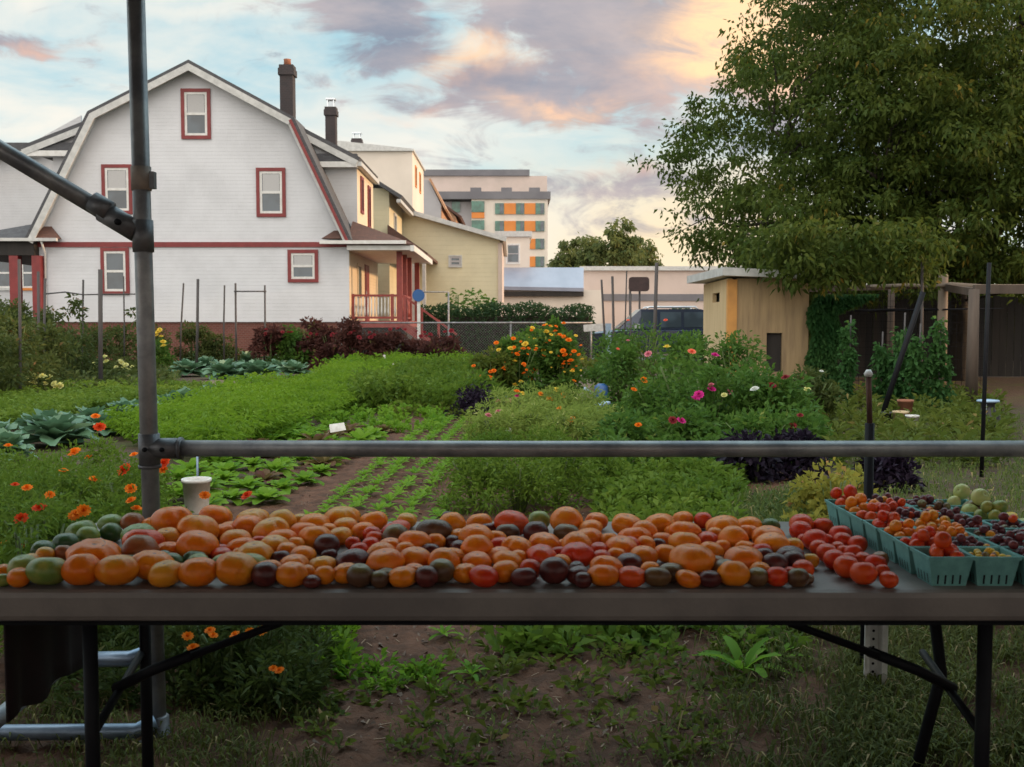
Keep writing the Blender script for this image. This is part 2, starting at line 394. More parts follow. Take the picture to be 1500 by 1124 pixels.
L_['yellow_weed'] = M_leaf('yellowing_leaf', (.17, .18, .03), (.34, .30, .06), (.42, .2, .1), .4)
L_['bean'] = M_leaf('bean_leaf', (.026, .085, .026), (.07, .155, .04), (.15, .24, .05), .35)
L_['vine'] = M_leaf('weedy_vine_leaf', (.045, .07, .02), (.10, .115, .03), (.18, .11, .05), .3)
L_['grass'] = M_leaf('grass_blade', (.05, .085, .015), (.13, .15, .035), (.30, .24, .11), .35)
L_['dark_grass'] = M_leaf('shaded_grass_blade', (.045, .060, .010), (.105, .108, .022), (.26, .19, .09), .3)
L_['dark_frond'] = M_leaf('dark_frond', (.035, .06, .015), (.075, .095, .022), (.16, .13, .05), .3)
L_['f_orange'] = M_leaf('orange_petal', (.78, .16, .01), (.95, .30, .015), None, .25)
L_['f_red'] = M_leaf('red_orange_petal', (.62, .05, .01), (.85, .10, .02), None, .25)
L_['f_yellow'] = M_leaf('yellow_petal', (.75, .50, .04), (.85, .68, .15), None, .3)
L_['f_pale'] = M_leaf('pale_yellow_petal', (.72, .70, .25), (.82, .80, .45), None, .3)
L_['f_magenta'] = M_leaf('magenta_petal', (.55, .02, .22), (.72, .05, .32), None, .25)
L_['f_pink'] = M_leaf('pink_petal', (.60, .16, .22), (.75, .3, .36), None, .3)
L_['f_coral'] = M_leaf('coral_petal', (.80, .14, .08), (.9, .25, .15), None, .25)
L_['f_white'] = M_leaf('white_petal', (.65, .66, .60), (.8, .8, .76), None, .3)
L_['f_darkred'] = M_leaf('dark_red_petal', (.22, .02, .03), (.32, .04, .05), None, .25)

def M_ground():
    m, t, b, o = mat_base('ground_soil'); g = t.new('ShaderNodeNewGeometry'); p = g.outputs['Position']
    n1 = t.noise(p, .35, 6, .6); n2 = t.noise(p, 7, 8, .7); n3 = t.noise(p, 60, 6, .7); n4 = t.noise(p, 1.6, 5, .6)
    soil = t.mix(t.ramp(n2, .3, .72), (.055, .036, .028), (.120, .078, .058))
    soil = t.mix(t.ramp(n3, .60, .75), soil, (.24, .18, .14))
    gr = t.mix(t.ramp(n3, .3, .7), (.05, .062, .020), (.10, .10, .035))
    s_ = t.new('ShaderNodeSeparateXYZ'); t.link(p, s_.inputs[0])
    grassy = t.ramp(t.math('ADD', n4, t.math('MULTIPLY', n1, .4)), .66, .84)
    t.link(t.mix(t.math('MULTIPLY', grassy, .75), soil, gr), b.inputs['Base Color']); b.inputs['Roughness'].default_value = .95
    b.inputs['Specular IOR Level'].default_value = .2
    bump(t, b, t.math('ADD', t.math('MULTIPLY', n2, .8), t.math('MULTIPLY', n3, .3)), .05, .9)
    return m
MT['ground'] = M_ground()
MT['soil'] = M_solid('bare_soil', (.125, .060, .038), (.058, .030, .020), 9, .95, 0, .03, 30, 'Object', .2)
MT['path'] = M_solid('dirt_path', (.20, .14, .105), (.13, .09, .07), 5, .95, 0, .02, 20, 'Object', .2)
# ================================================================== setting
def grid_sheet(name, pts_fn, nu, nv, mat, amp=0, z0=0.0, kind='structure'):
    mb = MB(); vs = []; fs = []
    for j in range(nv+1):
        for i in range(nu+1):
            p = pts_fn(i/nu, j/nv); zz = z0+(random.uniform(-amp, amp) if amp else 0)
            vs.append((p[0], p[1], zz))
    for j in range(nv):
        for i in range(nu):
            a = j*(nu+1)+i; fs.append((a, a+1, a+nu+2, a+nu+1))
    mb.add(vs, fs, True); o = mb.build(name, mat); return tag(o, kind=kind)

ground = MB().quad((-900, -60, 0), (900, -60, 0), (900, 1500, 0), (-900, 1500, 0)).build('ground', MT['ground']); tag(ground, kind='structure')
BD = .04     # lateral drift of the beds per metre of distance
def bed_pt(u0, u1, y0, y1):
    return lambda a, b: ((u0+(u1-u0)*a)+BD*(y0+(y1-y0)*b), y0+(y1-y0)*b)
grid_sheet('garden_soil', bed_pt(-2.3, 2.2, .4, 16), 150, 330, MT['soil'], .012, .016)
grid_sheet('soil_path', bed_pt(-7.8, -5.9, 17.5, 24), 30, 60, MT['path'], .01, .016)
grid_sheet('dirt_path', bed_pt(.45, 2.1, 17, 33), 30, 60, MT['path'], .01, .012)
grid_sheet('weed_cloth_path', lambda a, b: (P(-60+300*a-60*b, 500, 16+8*b).x, 16+8*b), 10, 20, MT['bed_cloth'], .01, .022)
tag(MB().box(1.2, 3.0, 33.5, 37, .0, .05).build('paving', MT['concrete']), kind='structure')
tag(MB().quad((-40, 34.5, .006), (60, 34.5, .006), (60, 42, .006), (-40, 42, .006)).build('driveway', M_solid('asphalt', (.06, .06, .062), (.045, .045, .05), 8, .9)), kind='structure')

# ================================================================== gambrel house
def window(parent, x0, x1, z0, z1, yf, trim='trim_red', tw=.11, sash='white_paint', split=True, blind=None, label=None):
    """front-facing window; wall face at yf"""
    m = MB()
    m.box(x0, x0+tw, yf-.05, yf+.02, z0, z1).box(x1-tw, x1, yf-.05, yf+.02, z0, z1)
    m.box(x0+tw, x1-tw, yf-.05, yf+.02, z1-tw, z1).box(x0+tw, x1-tw, yf-.055, yf+.02, z0, z0+tw)
    fr = m.build('window', MT[trim], parent)
    if label: fr['label'] = label
    a0, a1, b0, b1 = x0+tw, x1-tw, z0+tw, z1-tw; s_ = .075; mid = (b0+b1)/2
    q = MB().box(a0, a0+s_, yf-.03, yf+.02, b0, b1).box(a1-s_, a1, yf-.03, yf+.02, b0, b1)
    q.box(a0+s_, a1-s_, yf-.03, yf+.02, b1-s_, b1).box(a0+s_, a1-s_, yf-.03, yf+.02, b0, b0+s_)
    if split: q.box(a0+s_, a1-s_, yf-.034, yf+.02, mid-s_/2, mid+s_/2)
    q.build('sash', MT[sash], fr)
    MB().box(a0+s_, a1-s_, yf-.012, yf+.015, b0+s_, b1-s_).build('pane', MT['glass'], fr)
    if blind == 'low': MB().box(a0+s_+.02, a1-s_-.02, yf-.018, yf-.014, mid+.04, b1-s_-.01).build('blind', MT['curtain'], fr)
    return fr
def side_window(parent, xw, y0, y1, z0, z1, sgn=1, trim='trim_red', tw=.1):
    m = MB(); a, b = sorted((xw-.01*sgn, xw+.05*sgn))
    m.box(a, b, y0, y0+tw, z0, z1).box(a, b, y1-tw, y1, z0, z1).box(a, b, y0+tw, y1-tw, z1-tw, z1).box(a, b, y0+tw, y1-tw, z0, z0+tw)
    fr = m.build('window', MT[trim], parent)
    a, b = sorted((xw-.008*sgn, xw+.02*sgn)); MB().box(a, b, y0+tw, y1-tw, z0+tw, z1-tw).build('pane', MT['glass'], fr)
    return fr
def chimney(parent, x, y, z0, z1, w_, mat='brick_dark', pot=True):
    m = MB().box(x-w_/2, x+w_/2, y-w_/2, y+w_/2, z0, z1-.34).box(x-w_/2-.05, x+w_/2+.05, y-w_/2-.05, y+w_/2+.05, z1-.34, z1-.12)
    m.box(x-w_/2-.02, x+w_/2+.02, y-w_/2-.02, y+w_/2+.02, z1-.12, z1)
    c = m.build('chimney', MT[mat], parent)
    if pot: MB().lathe([(w_*.3, z1), (w_*.26, z1+.18), (w_*.3, z1+.22)], (x, y, 0), 12).build('chimney_pot', MT['terracotta'], c)
    return c
def metal_cap(parent, x, y, z, w_):
    m = MB()
    for sx in (-1, 1):
        for sy in (-1, 1): m.box(x+sx*w_*.3-.02, x+sx*w_*.3+.02, y+sy*w_*.3-.02, y+sy*w_*.3+.02, z, z+.3)
    m.box(x-w_*.45, x+w_*.45, y-w_*.45, y+w_*.45, z+.3, z+.36)
    m.build('chimney_cap', MT['chrome'], parent)
def slab(m, a, b, y0, y1, th):
    """sloped roof sheet between (x,z) a and b"""
    d = Vector((b[0]-a[0], b[1]-a[1])); n = Vector((-d.y, d.x)).normalized()*th
    if n.y < 0: n = -n
    pts = [a, b, (b[0]+n.x, b[1]+n.y), (a[0]+n.x, a[1]+n.y)]
    area = sum(pts[i][0]*pts[(i+1) % 4][1]-pts[(i+1) % 4][0]*pts[i][1] for i in range(4))
    if area < 0: pts = pts[::-1]
    return m.prism(pts, y0, y1)

Y0 = 33.0
def q33(px, py, Y=Y0): p = P(px, py, Y); return (p.x, p.z)
H = empty('gambrel_house', (P(282, 473, Y0).x, Y0, 0), 'white gambrel-roofed house with red window trim, brick base and red side porch', 'house')
xl, xr = q33(60, 473)[0], q33(512, 473)[0]
zs = q33(300, 472)[1]; zb = q33(300, 359)[1]
MB().box(xl+.06, xr-.06, Y0+.06, 39.9, 0, zs).build('foundation', MT['brick'], H)
MB().box(xl, xr, Y0, 40, zs+.002, zb).build('wall', MT['siding'], H)
MB().box(xl-.02, xr+.02, Y0-.045, Y0+.1, zb-.07, zb+.09).build('trim_band', MT['trim_red'], H)
kl, kr, ap = q33(140, 172), q33(430, 180), q33(282, 99)
el, er = q33(54, 352), q33(508, 352)
MB().prism([(el[0], zb+.09), (er[0], zb+.09), (er[0], er[1]), kr, ap, kl, (el[0], el[1])][::1], Y0+.02, Y0+1.2).build('gable_wall', MT['siding'], H)
def mitre(m, pts, wd, y0, y1, outward):
    n = len(pts); off = []
    for i in range(n):
        ds = []
        if i > 0: ds.append(Vector((pts[i][0]-pts[i-1][0], pts[i][1]-pts[i-1][1])).normalized())
        if i < n-1: ds.append(Vector((pts[i+1][0]-pts[i][0], pts[i+1][1]-pts[i][1])).normalized())
        ns = [Vector((-d.y, d.x))*(1 if outward else -1) for d in ds]; a = sum(ns, Vector((0, 0))).normalized(); k = wd/max(.3, a.dot(ns[0]))
        off.append((pts[i][0]+a.x*k, pts[i][1]+a.y*k))
    for i in range(n-1):
        q = [pts[i], pts[i+1], off[i+1], off[i]]; area = sum(q[j][0]*q[(j+1) % 4][1]-q[(j+1) % 4][0]*q[j][1] for j in range(4))
        m.prism(q if area > 0 else q[::-1], y0, y1)
    return m
# main gambrel roof skin and rake boards
RP = [(el[0]-.12, el[1]-.05), (kl[0]-.02, kl[1]+.03), (ap[0], ap[1]+.03), (kr[0]+.02, kr[1]+.03), (er[0]+.12, er[1]-.05)]
m = mitre(MB(), RP, .10, Y0-.42, Y0+1.25, True)
m.build('roof', MT['roof_gray'], H)
def rake(pts, mat, y0, y1, wd):
    m = MB()
    for a, b in zip(pts[:-1], pts[1:]):
        d = Vector((b[0]-a[0], b[1]-a[1])).normalized(); n = Vector((-d.y, d.x))
        if n.y > 0: n = -n
        q = [a, b, (b[0]+n.x*wd, b[1]+n.y*wd), (a[0]+n.x*wd, a[1]+n.y*wd)]
        area = sum(q[i][0]*q[(i+1) % 4][1]-q[(i+1) % 4][0]*q[i][1] for i in range(4))
        m.prism(q if area > 0 else q[::-1], y0, y1)
    return m
mitre(MB(), RP[:4], .20, Y0-.44, Y0-.40, False).build('rake_board', MT['fascia'], H)
mitre(MB(), RP[3:], .09, Y0-.455, Y0-.415, False).build('rake_board', MT['trim_red'], H)
mitre(MB(), [RP[3], RP[4]], .16, Y0-.41, Y0-.38, False).build('rake_board', MT['fascia'], H)
rake([(el[0]-.06, el[1]-.04), (kl[0], kl[1]), (ap[0], ap[1]), (kr[0], kr[1])], None, Y0-.40, Y0-.0, .05).build('soffit', MT['white_paint'], H)
# body behind the front gable: wide shed dormers under a low gable roof
bw0, bw1 = q33(54, 230)[0], q33(514, 232)[0]
YB = Y0+1.2; YE = 38.2
ze = P(512, 236, YB).z
apz = ap[1]; zk = ze
el2 = (q33(38, 226, YB)[0], P(38, 222, YB).z); er2 = (q33(527, 236, YB)[0], P(527, 238, YB).z)
apb = (ap[0], ap[1]-.15)
MB().prism([(bw0, zb+.1), (bw1, zb+.1), (bw1, er2[1]), (apb[0], apb[1]-.1), (bw0, el2[1])], YB, YE).build('dormer_body', MT['siding_sunlit'], H)
MB().box(bw1-2.2, bw1+.012, YB-.03, YB-.002, zb+.1, er2[1]-.2).build('dormer_front', MT['siding_gray'], H)
MB().box(bw0-.012, bw0+2.2, YB-.03, YB-.002, zb+.1, el2[1]-.2).build('dormer_front', MT['siding_gray'], H)
m = MB(); slab(m, el2, (apb[0], apb[1]), YB-.3, YE+.2, .13); slab(m, (apb[0], apb[1]), er2, YB-.3, YE+.2, .13); m.build('dormer_roof', MT['roof_gray'], H)
mitre(MB(), [el2, apb, er2], .2, YB-.34, YB-.302, False).build('rake_board', MT['fascia'], H)
for sx, e in ((1, er2), (-1, el2)):
    x0_, x1_ = sorted((e[0]-sx*2.0, e[0]-sx*.05))
    MB().box(x0_, x1_, YB-.28, YB-.04, e[1]-.02, e[1]+.24).build('pent_roof', MT['roof_gray'], H)
    MB().box(x0_, x1_, YB-.32, YB-.03, e[1]-.2, e[1]-.022).build('eave_board', MT['white_paint'], H)
    MB().prism([(e[0]-sx*.2, e[1]+.24), (e[0]-sx*1.9, e[1]+.24), (e[0]-sx*1.9, e[1]+1.15)][::(-1 if sx > 0 else 1)] if True else None, YB-.12, YB-.05).build('return_gable', MT['siding_gray'], H)
MB().box(er2[0]-.06, er2[0]+.1, YB-.3, YE+.2, er2[1]-.16, er2[1]-.02).build('gutter', MT['fascia'], H)
MB().box(er2[0]-.4, er2[0]-.06, YB-.3, YE+.1, er2[1]-.14, er2[1]-.10).build('eave_soffit', MT['white_paint'], H)
side_window(H, bw1, YB+.75, YB+1.35, P(512, 312, 35).z, P(512, 258, 35).z)
side_window(H, bw1, YB+2.5, YB+3.1, P(512, 335, 36.8).z, P(512, 272, 36.8).z)
# little hipped returns at the feet of the gable
for px0, px1 in ((50, 92), (474, 506)):
    a, b = q33(px0, 351), q33(px1, 351); cx = (a[0]+b[0])/2+(0.12 if px0 > 200 else 0); top = q33(70, 332)[1] if px0 < 200 else q33(495, 338)[1]
    MB().add([(a[0], Y0-.4, a[1]), (b[0], Y0-.4, a[1]), (b[0], Y0-.06, a[1]), (a[0], Y0-.06, a[1]), (cx-.12, Y0-.02, top), (cx+.12, Y0-.02, top)],
             [(0, 1, 5, 4), (1, 2, 5), (2, 3, 4, 5), (3, 0, 4), (3, 2, 1, 0)]).build('return_roof', MT['roof_brown'], H)
gx0, gx1 = q33(-60, 355)[0], q33(592, 357)[0]
MB().box(gx0, q33(92, 355)[0], Y0-.48, Y0-.36, q33(0, 355)[1], q33(0, 350.5)[1]).build('gutter', MT['fascia'], H)
MB().box(q33(472, 355)[0], gx1+.1, Y0-.48, Y0-.36, q33(500, 359)[1], q33(500, 354)[1]).build('gutter', MT['white_paint'], H)
for r_, bl, lb in (((266, 308, 130, 204), 'low', 'attic window under the peak with a red surround'), ((150, 193, 241, 314), 'low', None), ((376, 418, 246, 318), 'low', None), ((149, 189, 363, 432), None, None), ((422, 466, 366, 414), 'low', 'small square window beside the porch')):
    a = P(r_[0], r_[3], Y0); b = P(r_[1], r_[2], Y0)
    z1 = min(b.z, zb-.075) if r_[2] > 350 else b.z
    window(H, a.x, b.x, a.z, z1, Y0 if r_[2] > 350 else Y0+.02, blind=bl, label=lb)
cA = P(421, 97, 35.3); chimney(H, cA.x, 35.3, P(421, 185, 35.3).z, cA.z, .44)
MB().tube([P(60, 352, Y0-.42), P(63, 362, Y0-.3), P(66, 372, Y0-.08), (P(64, 380, Y0-.08).x, Y0-.08, .4)], .035, 8).build('downspout', MT['white_paint'], H)
# --- side porch (sun side)
PX0, PX1 = xr, P(590, 400, Y0+.4).x; PY0, PY1 = Y0+.35, 39.7
zd = P(560, 470, Y0+.3).z; zt = P(592, 364, Y0+.35).z
MB().box(PX0+.01, PX1, PY0, PY1, zd-.22, zd).build('porch_deck', MT['porch_red'], H)
MB().box(PX0+.1, PX1-.1, PY0+.12, PY1-.1, .0, zd-.23).build('porch_base', MT['wood_dark'], H)
ztop = P(508, 322, Y0+.5).z
rf = MB(); x0, x1 = PX0-.02, PX1+.42; y0, y1 = Y0-.35, PY1+.4; ze_ = zt+.10
rf.add([(x0, y0, ze_), (x1, y0, ze_), (x1, y1, ze_), (x0, y1, ze_), (x0, y0+1.3, ztop), (x0, y1-1.3, ztop), (x0, y0, ze_-.05), (x1, y0, ze_-.05), (x1, y1, ze_-.05), (x0, y1, ze_-.05)],
       [(0, 1, 4), (1, 2, 5, 4), (2, 3, 5), (0, 4, 5, 3), (0, 6, 7, 1), (1, 7, 8, 2), (2, 8, 9, 3), (3, 9, 6, 0), (9, 8, 7, 6)])
rf.build('porch_roof', MT['roof_brown'], H)
MB().box(x0, x1-.1, y0+.05, y1-.05, ze_-.20, ze_-.052).build('porch_ceiling', MT['white_paint'], H)
MB().box(x1-.098, x1+.03, y0, y1, ze_-.24, ze_-.055).build('porch_fascia', MT['white_paint'], H)
for yy in (PY0+.1, PY0+1.6, PY0+3.2, PY1-.1):
    MB().box(PX1-.2, PX1-.02, yy-.09, yy+.09, zd+.002, ze_-.202).build('porch_post', MT['porch_red'], H)
zr = P(560, 433, PY0).z
def railing(a, b, zl, zh, n, rail='porch_red', bal='white_paint'):
    a = Vector(a); b = Vector(b)
    m = MB().beam((a.x, a.y, zh), (b.x, b.y, zh), .09, .07).beam((a.x, a.y, zl+.1), (b.x, b.y, zl+.1), .06, .07); r_ = m.build('railing', MT[rail], H)
    m = MB()
    for i in range(n):
        p = a.lerp(b, (i+.5)/n); m.lathe([(.022, zl+.14), (.035, zl+.3), (.02, zl+.5), (.022, zh-.036)], (p.x, p.y, 0), 6)
    m.build('balusters', MT[bal], r_)
railing((PX0+.05, PY0+.06, 0), (PX1-.2, PY0+.06, 0), zd, zr, 13)
railing((PX1-.08, PY0+.2, 0), (PX1-.08, PY0+3, 0), zd, zr, 14, bal='porch_red')
for xx in (PX0+.05, PX1-.35): MB().box(xx-.05, xx+.05, PY0+.01, PY0+.11, zd+.003, zr+.05).build('rail_post', MT['porch_red'], H)
# stairs running down away from the deck
st = MB(); xs0 = PX1; n = 6
for i in range(n):
    z_ = zd-(i+1)*zd/(n+1); st.box(xs0+i*.28, xs0+(i+1)*.28+.02, PY0+.1, PY0+1.3, z_-.04-.001*i, z_)
    st.box(xs0+i*.28, xs0+i*.28+.03, PY0+.12, PY0+1.28, z_-.0, z_+zd/(n+1)-.045)
st.build('stairs', MT['porch_red'], H)
MB().beam((xs0, PY0+.08, zd-.15), (xs0+1.75, PY0+.08, .1), .05, .26).build('stringer', MT['porch_red'], H)
hr = MB().beam((xs0, PY0+.06, zr), (xs0+1.75, PY0+.06, .95), .07, .07)
for i in range(3): hr.box(xs0+.55*i+.02, xs0+.55*i+.10, PY0+.02, PY0+.10, zd-.25-i*.42, zr-.03-i*.38)
hr.build('handrail', MT['porch_red'], H)
# porch wall details
side_window(H, xr, Y0+1.6, Y0+2.5, zd+.8, ze_-.5, 1, 'siding_sunlit')
dr = MB().box(xr-.01, xr+.04, Y0+3.4, Y0+4.4, zd+.01, zd+2.0).build('door', MT['trim_red'], H); MB().box(xr+.041, xr+.07, Y0+3.5, Y0+3.56, zd+.95, zd+1.05).build('handle', MT['chrome'], dr)
MB().box(xr-.005, xr+.012, Y0+.02, 39.98, zs+.01, zb).build('side_siding', MT['siding_sunlit'], H)
# --- porch on the shaded side
lx1 = xl; lx0 = P(-70, 400, Y0).x; pz = q33(0, 352)[1]
MB().add([(lx0, Y0-.35, pz), (lx1+.3, Y0-.35, pz), (lx1+.3, 39, pz), (lx0, 39, pz), (lx1+.05, Y0+.4, pz+.62), (lx1+.05, 38.5, pz+.62), (lx0+1.2, Y0+.9, pz+.35), (lx0+1.2, 38, pz+.35)],
         [(0, 1, 4, 6), (1, 2, 5, 4), (2, 3, 7, 5), (3, 0, 6, 7), (6, 4, 5, 7), (3, 2, 1, 0)]).build('porch_roof', MT['roof_gray'], H)
MB().box(lx0, lx1-.02, Y0-.3, 39, pz-.5, pz-.01).build('porch_ceiling', MT['wood_dark'], H)
for px_ in (23, 56):
    c_ = P(px_, 400, Y0-.15); MB().box(c_.x-.14, c_.x+.14, Y0-.29, Y0-.01, 0, pz-.51).build('porch_post', MT['trim_red'], H)
MB().box(lx0, lx1-.05, Y0-.25, 39, 0, 1.1).build('porch_deck', MT['brick'], H)
# ================================================================== other buildings
def box_house(name, label, cat, Y, x0p, x1p, ytop, depth, mat, base=0.0, group=None):
    a = P(x0p, ytop, Y); b = P(x1p, ytop, Y)
    e = empty(name, ((a.x+b.x)/2, Y, 0), label, cat, group)
    MB().box(a.x, b.x, Y, Y+depth, base, a.z).build('wall', MT[mat], e)
    return e, a.x, b.x, a.z
e, a0, a1, zt_ = box_house('row_house', 'gray-sided neighbouring house with a flat dark roof, beyond the shaded porch', 'house', 44, -160, 125, 226, 8, 'siding_gray')
MB().box(a0-.3, a1+.3, 43.6, 52.4, zt_+.003, P(0, 209, 43.6).z).build('roof', MT['roof_gray'], e)
MB().box(a0-.3, P(50, 226, 43.5).x, 43.55, 43.59, P(0, 230, 43.5).z, P(0, 221, 43.5).z).build('fascia', MT['fascia'], e)
for px_ in (3, 44): c_ = P(px_, 405, 43.9); window(e, c_.x-.5, c_.x+.5, c_.z-.6, c_.z+.9, 44, 'panel_orange' if px_ > 20 else 'fascia')
# second house in the row
e = empty('row_house', (P(480, 470, 41).x, 41, 0), 'second house of the row, cream walls and brown porch roof', 'house')
x1_ = P(570, 300, 41).x; x0_ = x1_-9; zr_ = P(560, 276, 41).z
MB().box(x0_, x1_, 41, 49, 0, zr_).build('wall', MT['siding_cream'], e)
m = MB(); rid = (x0_+4.3, P(388, 172, 41).z)
slab(m, (x0_-.4, zr_-.1), rid, 40.6, 49.3, .14); slab(m, rid, (x1_+.5, P(592, 293, 41).z), 40.6, 49.3, .14); m.build('roof', MT['roof_gray'], e)
MB().box(x1_+.35, x1_+.52, 40.5, 49.3, P(592, 299, 41).z, P(592, 294, 41).z).build('gutter', MT['fascia'], e)
cB = P(485, 156, 42.5); c_ = chimney(e, cB.x, 42.5, P(485, 230, 42.5).z, P(485, 158, 42.5).z, .42, pot=False); metal_cap(c_, cB.x, 42.5, P(485, 158, 42.5).z, .42)
m = MB(); zz = P(600, 372, 41).z; X_ = P(628, 378, 41).x
m.add([(x1_, 40.4, zz+1.1), (x1_, 46, zz+1.1), (X_, 46, zz), (X_, 40.4, zz), (x1_, 40.4, zz-.05), (x1_, 46, zz-.05), (X_, 46, zz-.12), (X_, 40.4, zz-.12)], [(0, 3, 2, 1), (4, 5, 6, 7), (0, 4, 7, 3), (3, 7, 6, 2), (2, 6, 5, 1), (1, 5, 4, 0)])
m.build('porch_roof', MT['roof_brown'], e)
for px_ in (606, 622): c_ = P(px_, 420, 41); MB().box(c_.x-.07, c_.x+.07, 40.7, 40.84, 0, zz-.13).build('porch_post', MT['white_paint'], e)
side_window(e, x1_, 42.5, 43.3, zr_-2.6, zr_-.8, 1, 'fascia')
# tall white block
e, a0, a1, zt_ = box_house('flat_roofed_house', 'tall white flat-roofed house with an orange sunlit side, behind the row roofs', 'house', 60, 498, 604, 222, 7.5, 'stucco_white')
MB().prism([(a0-.1, zt_+.003), (a1+.1, zt_+.003), (a1+.1, P(604, 219, 60).z), (a0-.1, P(498, 207, 60).z)], 59.8, 67.8).build('parapet', MT['fascia'], e)
for y_ in (61.5, 64.3): side_window(e, a1, y_, y_+.9, P(600, 268, 60).z, P(600, 236, 60).z, 1, 'panel_orange')
c_ = chimney(e, P(523, 200, 61).x, 61, zt_, P(523, 204, 61).z, .55, pot=False); metal_cap(c_, P(523, 200, 61).x, 61, P(523, 204, 61).z, .6)
# small gabled brick houses further on
e = empty('brick_house', (P(636, 470, 78).x, 78, 0), 'narrow gabled house in tan and orange brick, between the white block and the apartment block', 'house')
g0, g1 = P(600, 300, 78).x, P(646, 300, 78).x; gz = P(640, 300, 78).z
MB().prism([(g0, 0), (g1, 0), (g1, gz), (g1-.9, P(640, 264, 78).z), (g0, P(640, 262, 78).z)], 78, 90).build('wall', MT['panel_gray'], e)
MB().box(g1+.002, g1+.05, 78.05, 89.9, 0, gz).build('side_wall', MT['brick_tan'], e)
m = MB(); slab(m, (g1-.9, P(640, 263, 78).z), (g1+.3, gz-.4), 77.8, 90.2, .15); m.build('roof', MT['brick_tan'], e)
side_window(e, g1+.05, 80, 81.5, gz-2.6, gz-.8, 1, 'fascia'); side_window(e, g1+.05, 84, 85.5, gz-2.6, gz-.8, 1, 'fascia')
e = empty('brick_house', (P(660, 470, 92).x, 92, 0), 'distant gabled house with a tan roof slope, just right of the orange brick one', 'house')
g0, g1 = P(630, 320, 92).x, P(668, 320, 92).x
MB().prism([(g0, 0), (g1, 0), (g1, P(668, 318, 92).z), (g0+.6, P(640, 290, 92).z), (g0, P(640, 290, 92).z)], 92, 104).build('wall', MT['brick_tan'], e)
m = MB(); slab(m, (g0, P(640, 288, 92).z), (g1+.4, P(670, 320, 92).z), 91.7, 104, .2); m.build('roof', MT['roof_brown'], e)
# cream house with one long slope
e = empty('cream_house', (P(650, 470, 46).x, 46, 0), 'long cream-sided house with a single sloping white-edged roof and one small window', 'house')
c0, c1 = P(560, 470, 46).x, P(733, 470, 46).x; zA, zB = P(566, 302, 46).z, P(733, 353, 46).z
MB().prism([(c0, 0), (c1, 0), (c1, zB), (c0, zA)], 46, 56).build('wall', MT['siding_cream'], e)
m = MB(); slab(m, (c0-.2, zA+.02), (c1+.25, zB-.06), 45.6, 56.3, .2); m.build('roof', MT['fascia'], e)
MB().box(c1-.1, c1+.08, 45.94, 56, 0, zB-.1).build('corner_board', MT['stucco_pink'], e)
a = P(657, 392, 46); b = P(677, 374, 46); window(e, a.x, b.x, a.z, b.z, 46, 'fascia', .06, 'panel_gray')
# nearer white stack in front of the apartments
e, a0, a1, zt_ = box_house('white_annex', 'white annex with a large shuttered window, in front of the apartment block', 'building', 95, 728, 776, 347, 8, 'stucco_white')
MB().box(a0-.2, a1+.2, 94.8, 103.2, zt_+.003, zt_+.5).build('cornice', MT['fascia'], e)
a = P(741, 387, 95); b = P(762, 357, 95); window(e, a.x, b.x, a.z, b.z, 95, 'white_paint', .12, 'panel_gray')
# apartment block
e = empty('apartment_block', (P(720, 470, 190).x, 190, 0), 'distant six-storey apartment block with orange panels between green windows', 'building')
def q190(px, py, Y=190): p = P(px, py, Y); return p.x, p.z
x0, x1 = q190(690, 0)[0], q190(803, 0)[0]; zc = q190(700, 292)[1]
MB().box(x0, x1, 190, 215, 0, zc).build('wall', MT['stucco_white'], e)
MB().box(q190(612, 0, 192)[0], x0-.01, 192, 214, 0, zc-.2).build('wing', MT['panel_gray'], e)
MB().box(q190(612, 0)[0], x1+.5, 189.6, 215.3, zc+.003, q190(700, 281)[1]).build('roof_deck', MT['panel_dark'], e)
MB().box(q190(612, 0, 196)[0], q190(802, 0, 196)[0], 196, 212, zc+1, q190(700, 258, 196)[1]).build('penthouse', MT['stucco_pink'], e)
MB().box(q190(612, 0, 196)[0], q190(776, 0, 196)[0], 195.6, 211, q190(700, 258, 196)[1]+.01, q190(700, 249, 196)[1]).build('roof_plant', MT['panel_dark'], e)
for px_ in (697, 742, 783): c_ = P(px_, 276, 190.3); MB().box(c_.x-1, c_.x+1, 189.9, 192, q190(700, 281)[1]+.002, q190(700, 275)[1]).build('roof_vent', MT['panel_dark'], e)
for fy0, fy1 in ((298, 314), (324, 339), (350, 365), (376, 391), (402, 417)):
    z1_, z0_ = q190(0, fy0)[1], q190(0, fy1)[1]
    for a, b, t_ in ((725, 738, 'w'), (738.3, 755.7, 'o'), (756, 768, 'w'), (768.3, 784.7, 'o'), (785, 798, 'w')):
        xa, xb = q190(a, 0)[0], q190(b, 0)[0]
        if t_ == 'w':
            f_ = MB().box(xa, xb, 189.75, 189.99, z0_, z1_).build('window', MT['glass_green'], e)
            MB().box(xa+.55*(xb-xa), xb-.1, 189.7, 189.749, z0_+.1, z1_-.1).build('pane', MT['glass'], f_)
        else: MB().box(xa, xb, 189.8, 189.99, z0_, z1_).build('panel', MT['panel_orange'], e)
for fy0, fy1 in ((295, 311), (323, 337), (350, 364)):
    xa, xb = q190(690, 0)[0]+.02, q190(709, 0)[0]
    MB().box(xa, xb, 189.7, 189.99, q190(0, fy1)[1], q190(0, fy0)[1]).build('window', MT['glass_green'], e)
    MB().box(xa, xb, 189.78, 189.99, q190(0, fy1+9)[1], q190(0, fy1+.5)[1]).build('panel', MT['panel_orange'], e)
for a, b in ((661, 673),):
    MB().box(q190(a, 0, 192)[0], q190(b, 0, 192)[0], 191.7, 191.99, q190(0, 311, 192)[1], q190(0, 296, 192)[1]).build('window', MT['glass_green'], e)
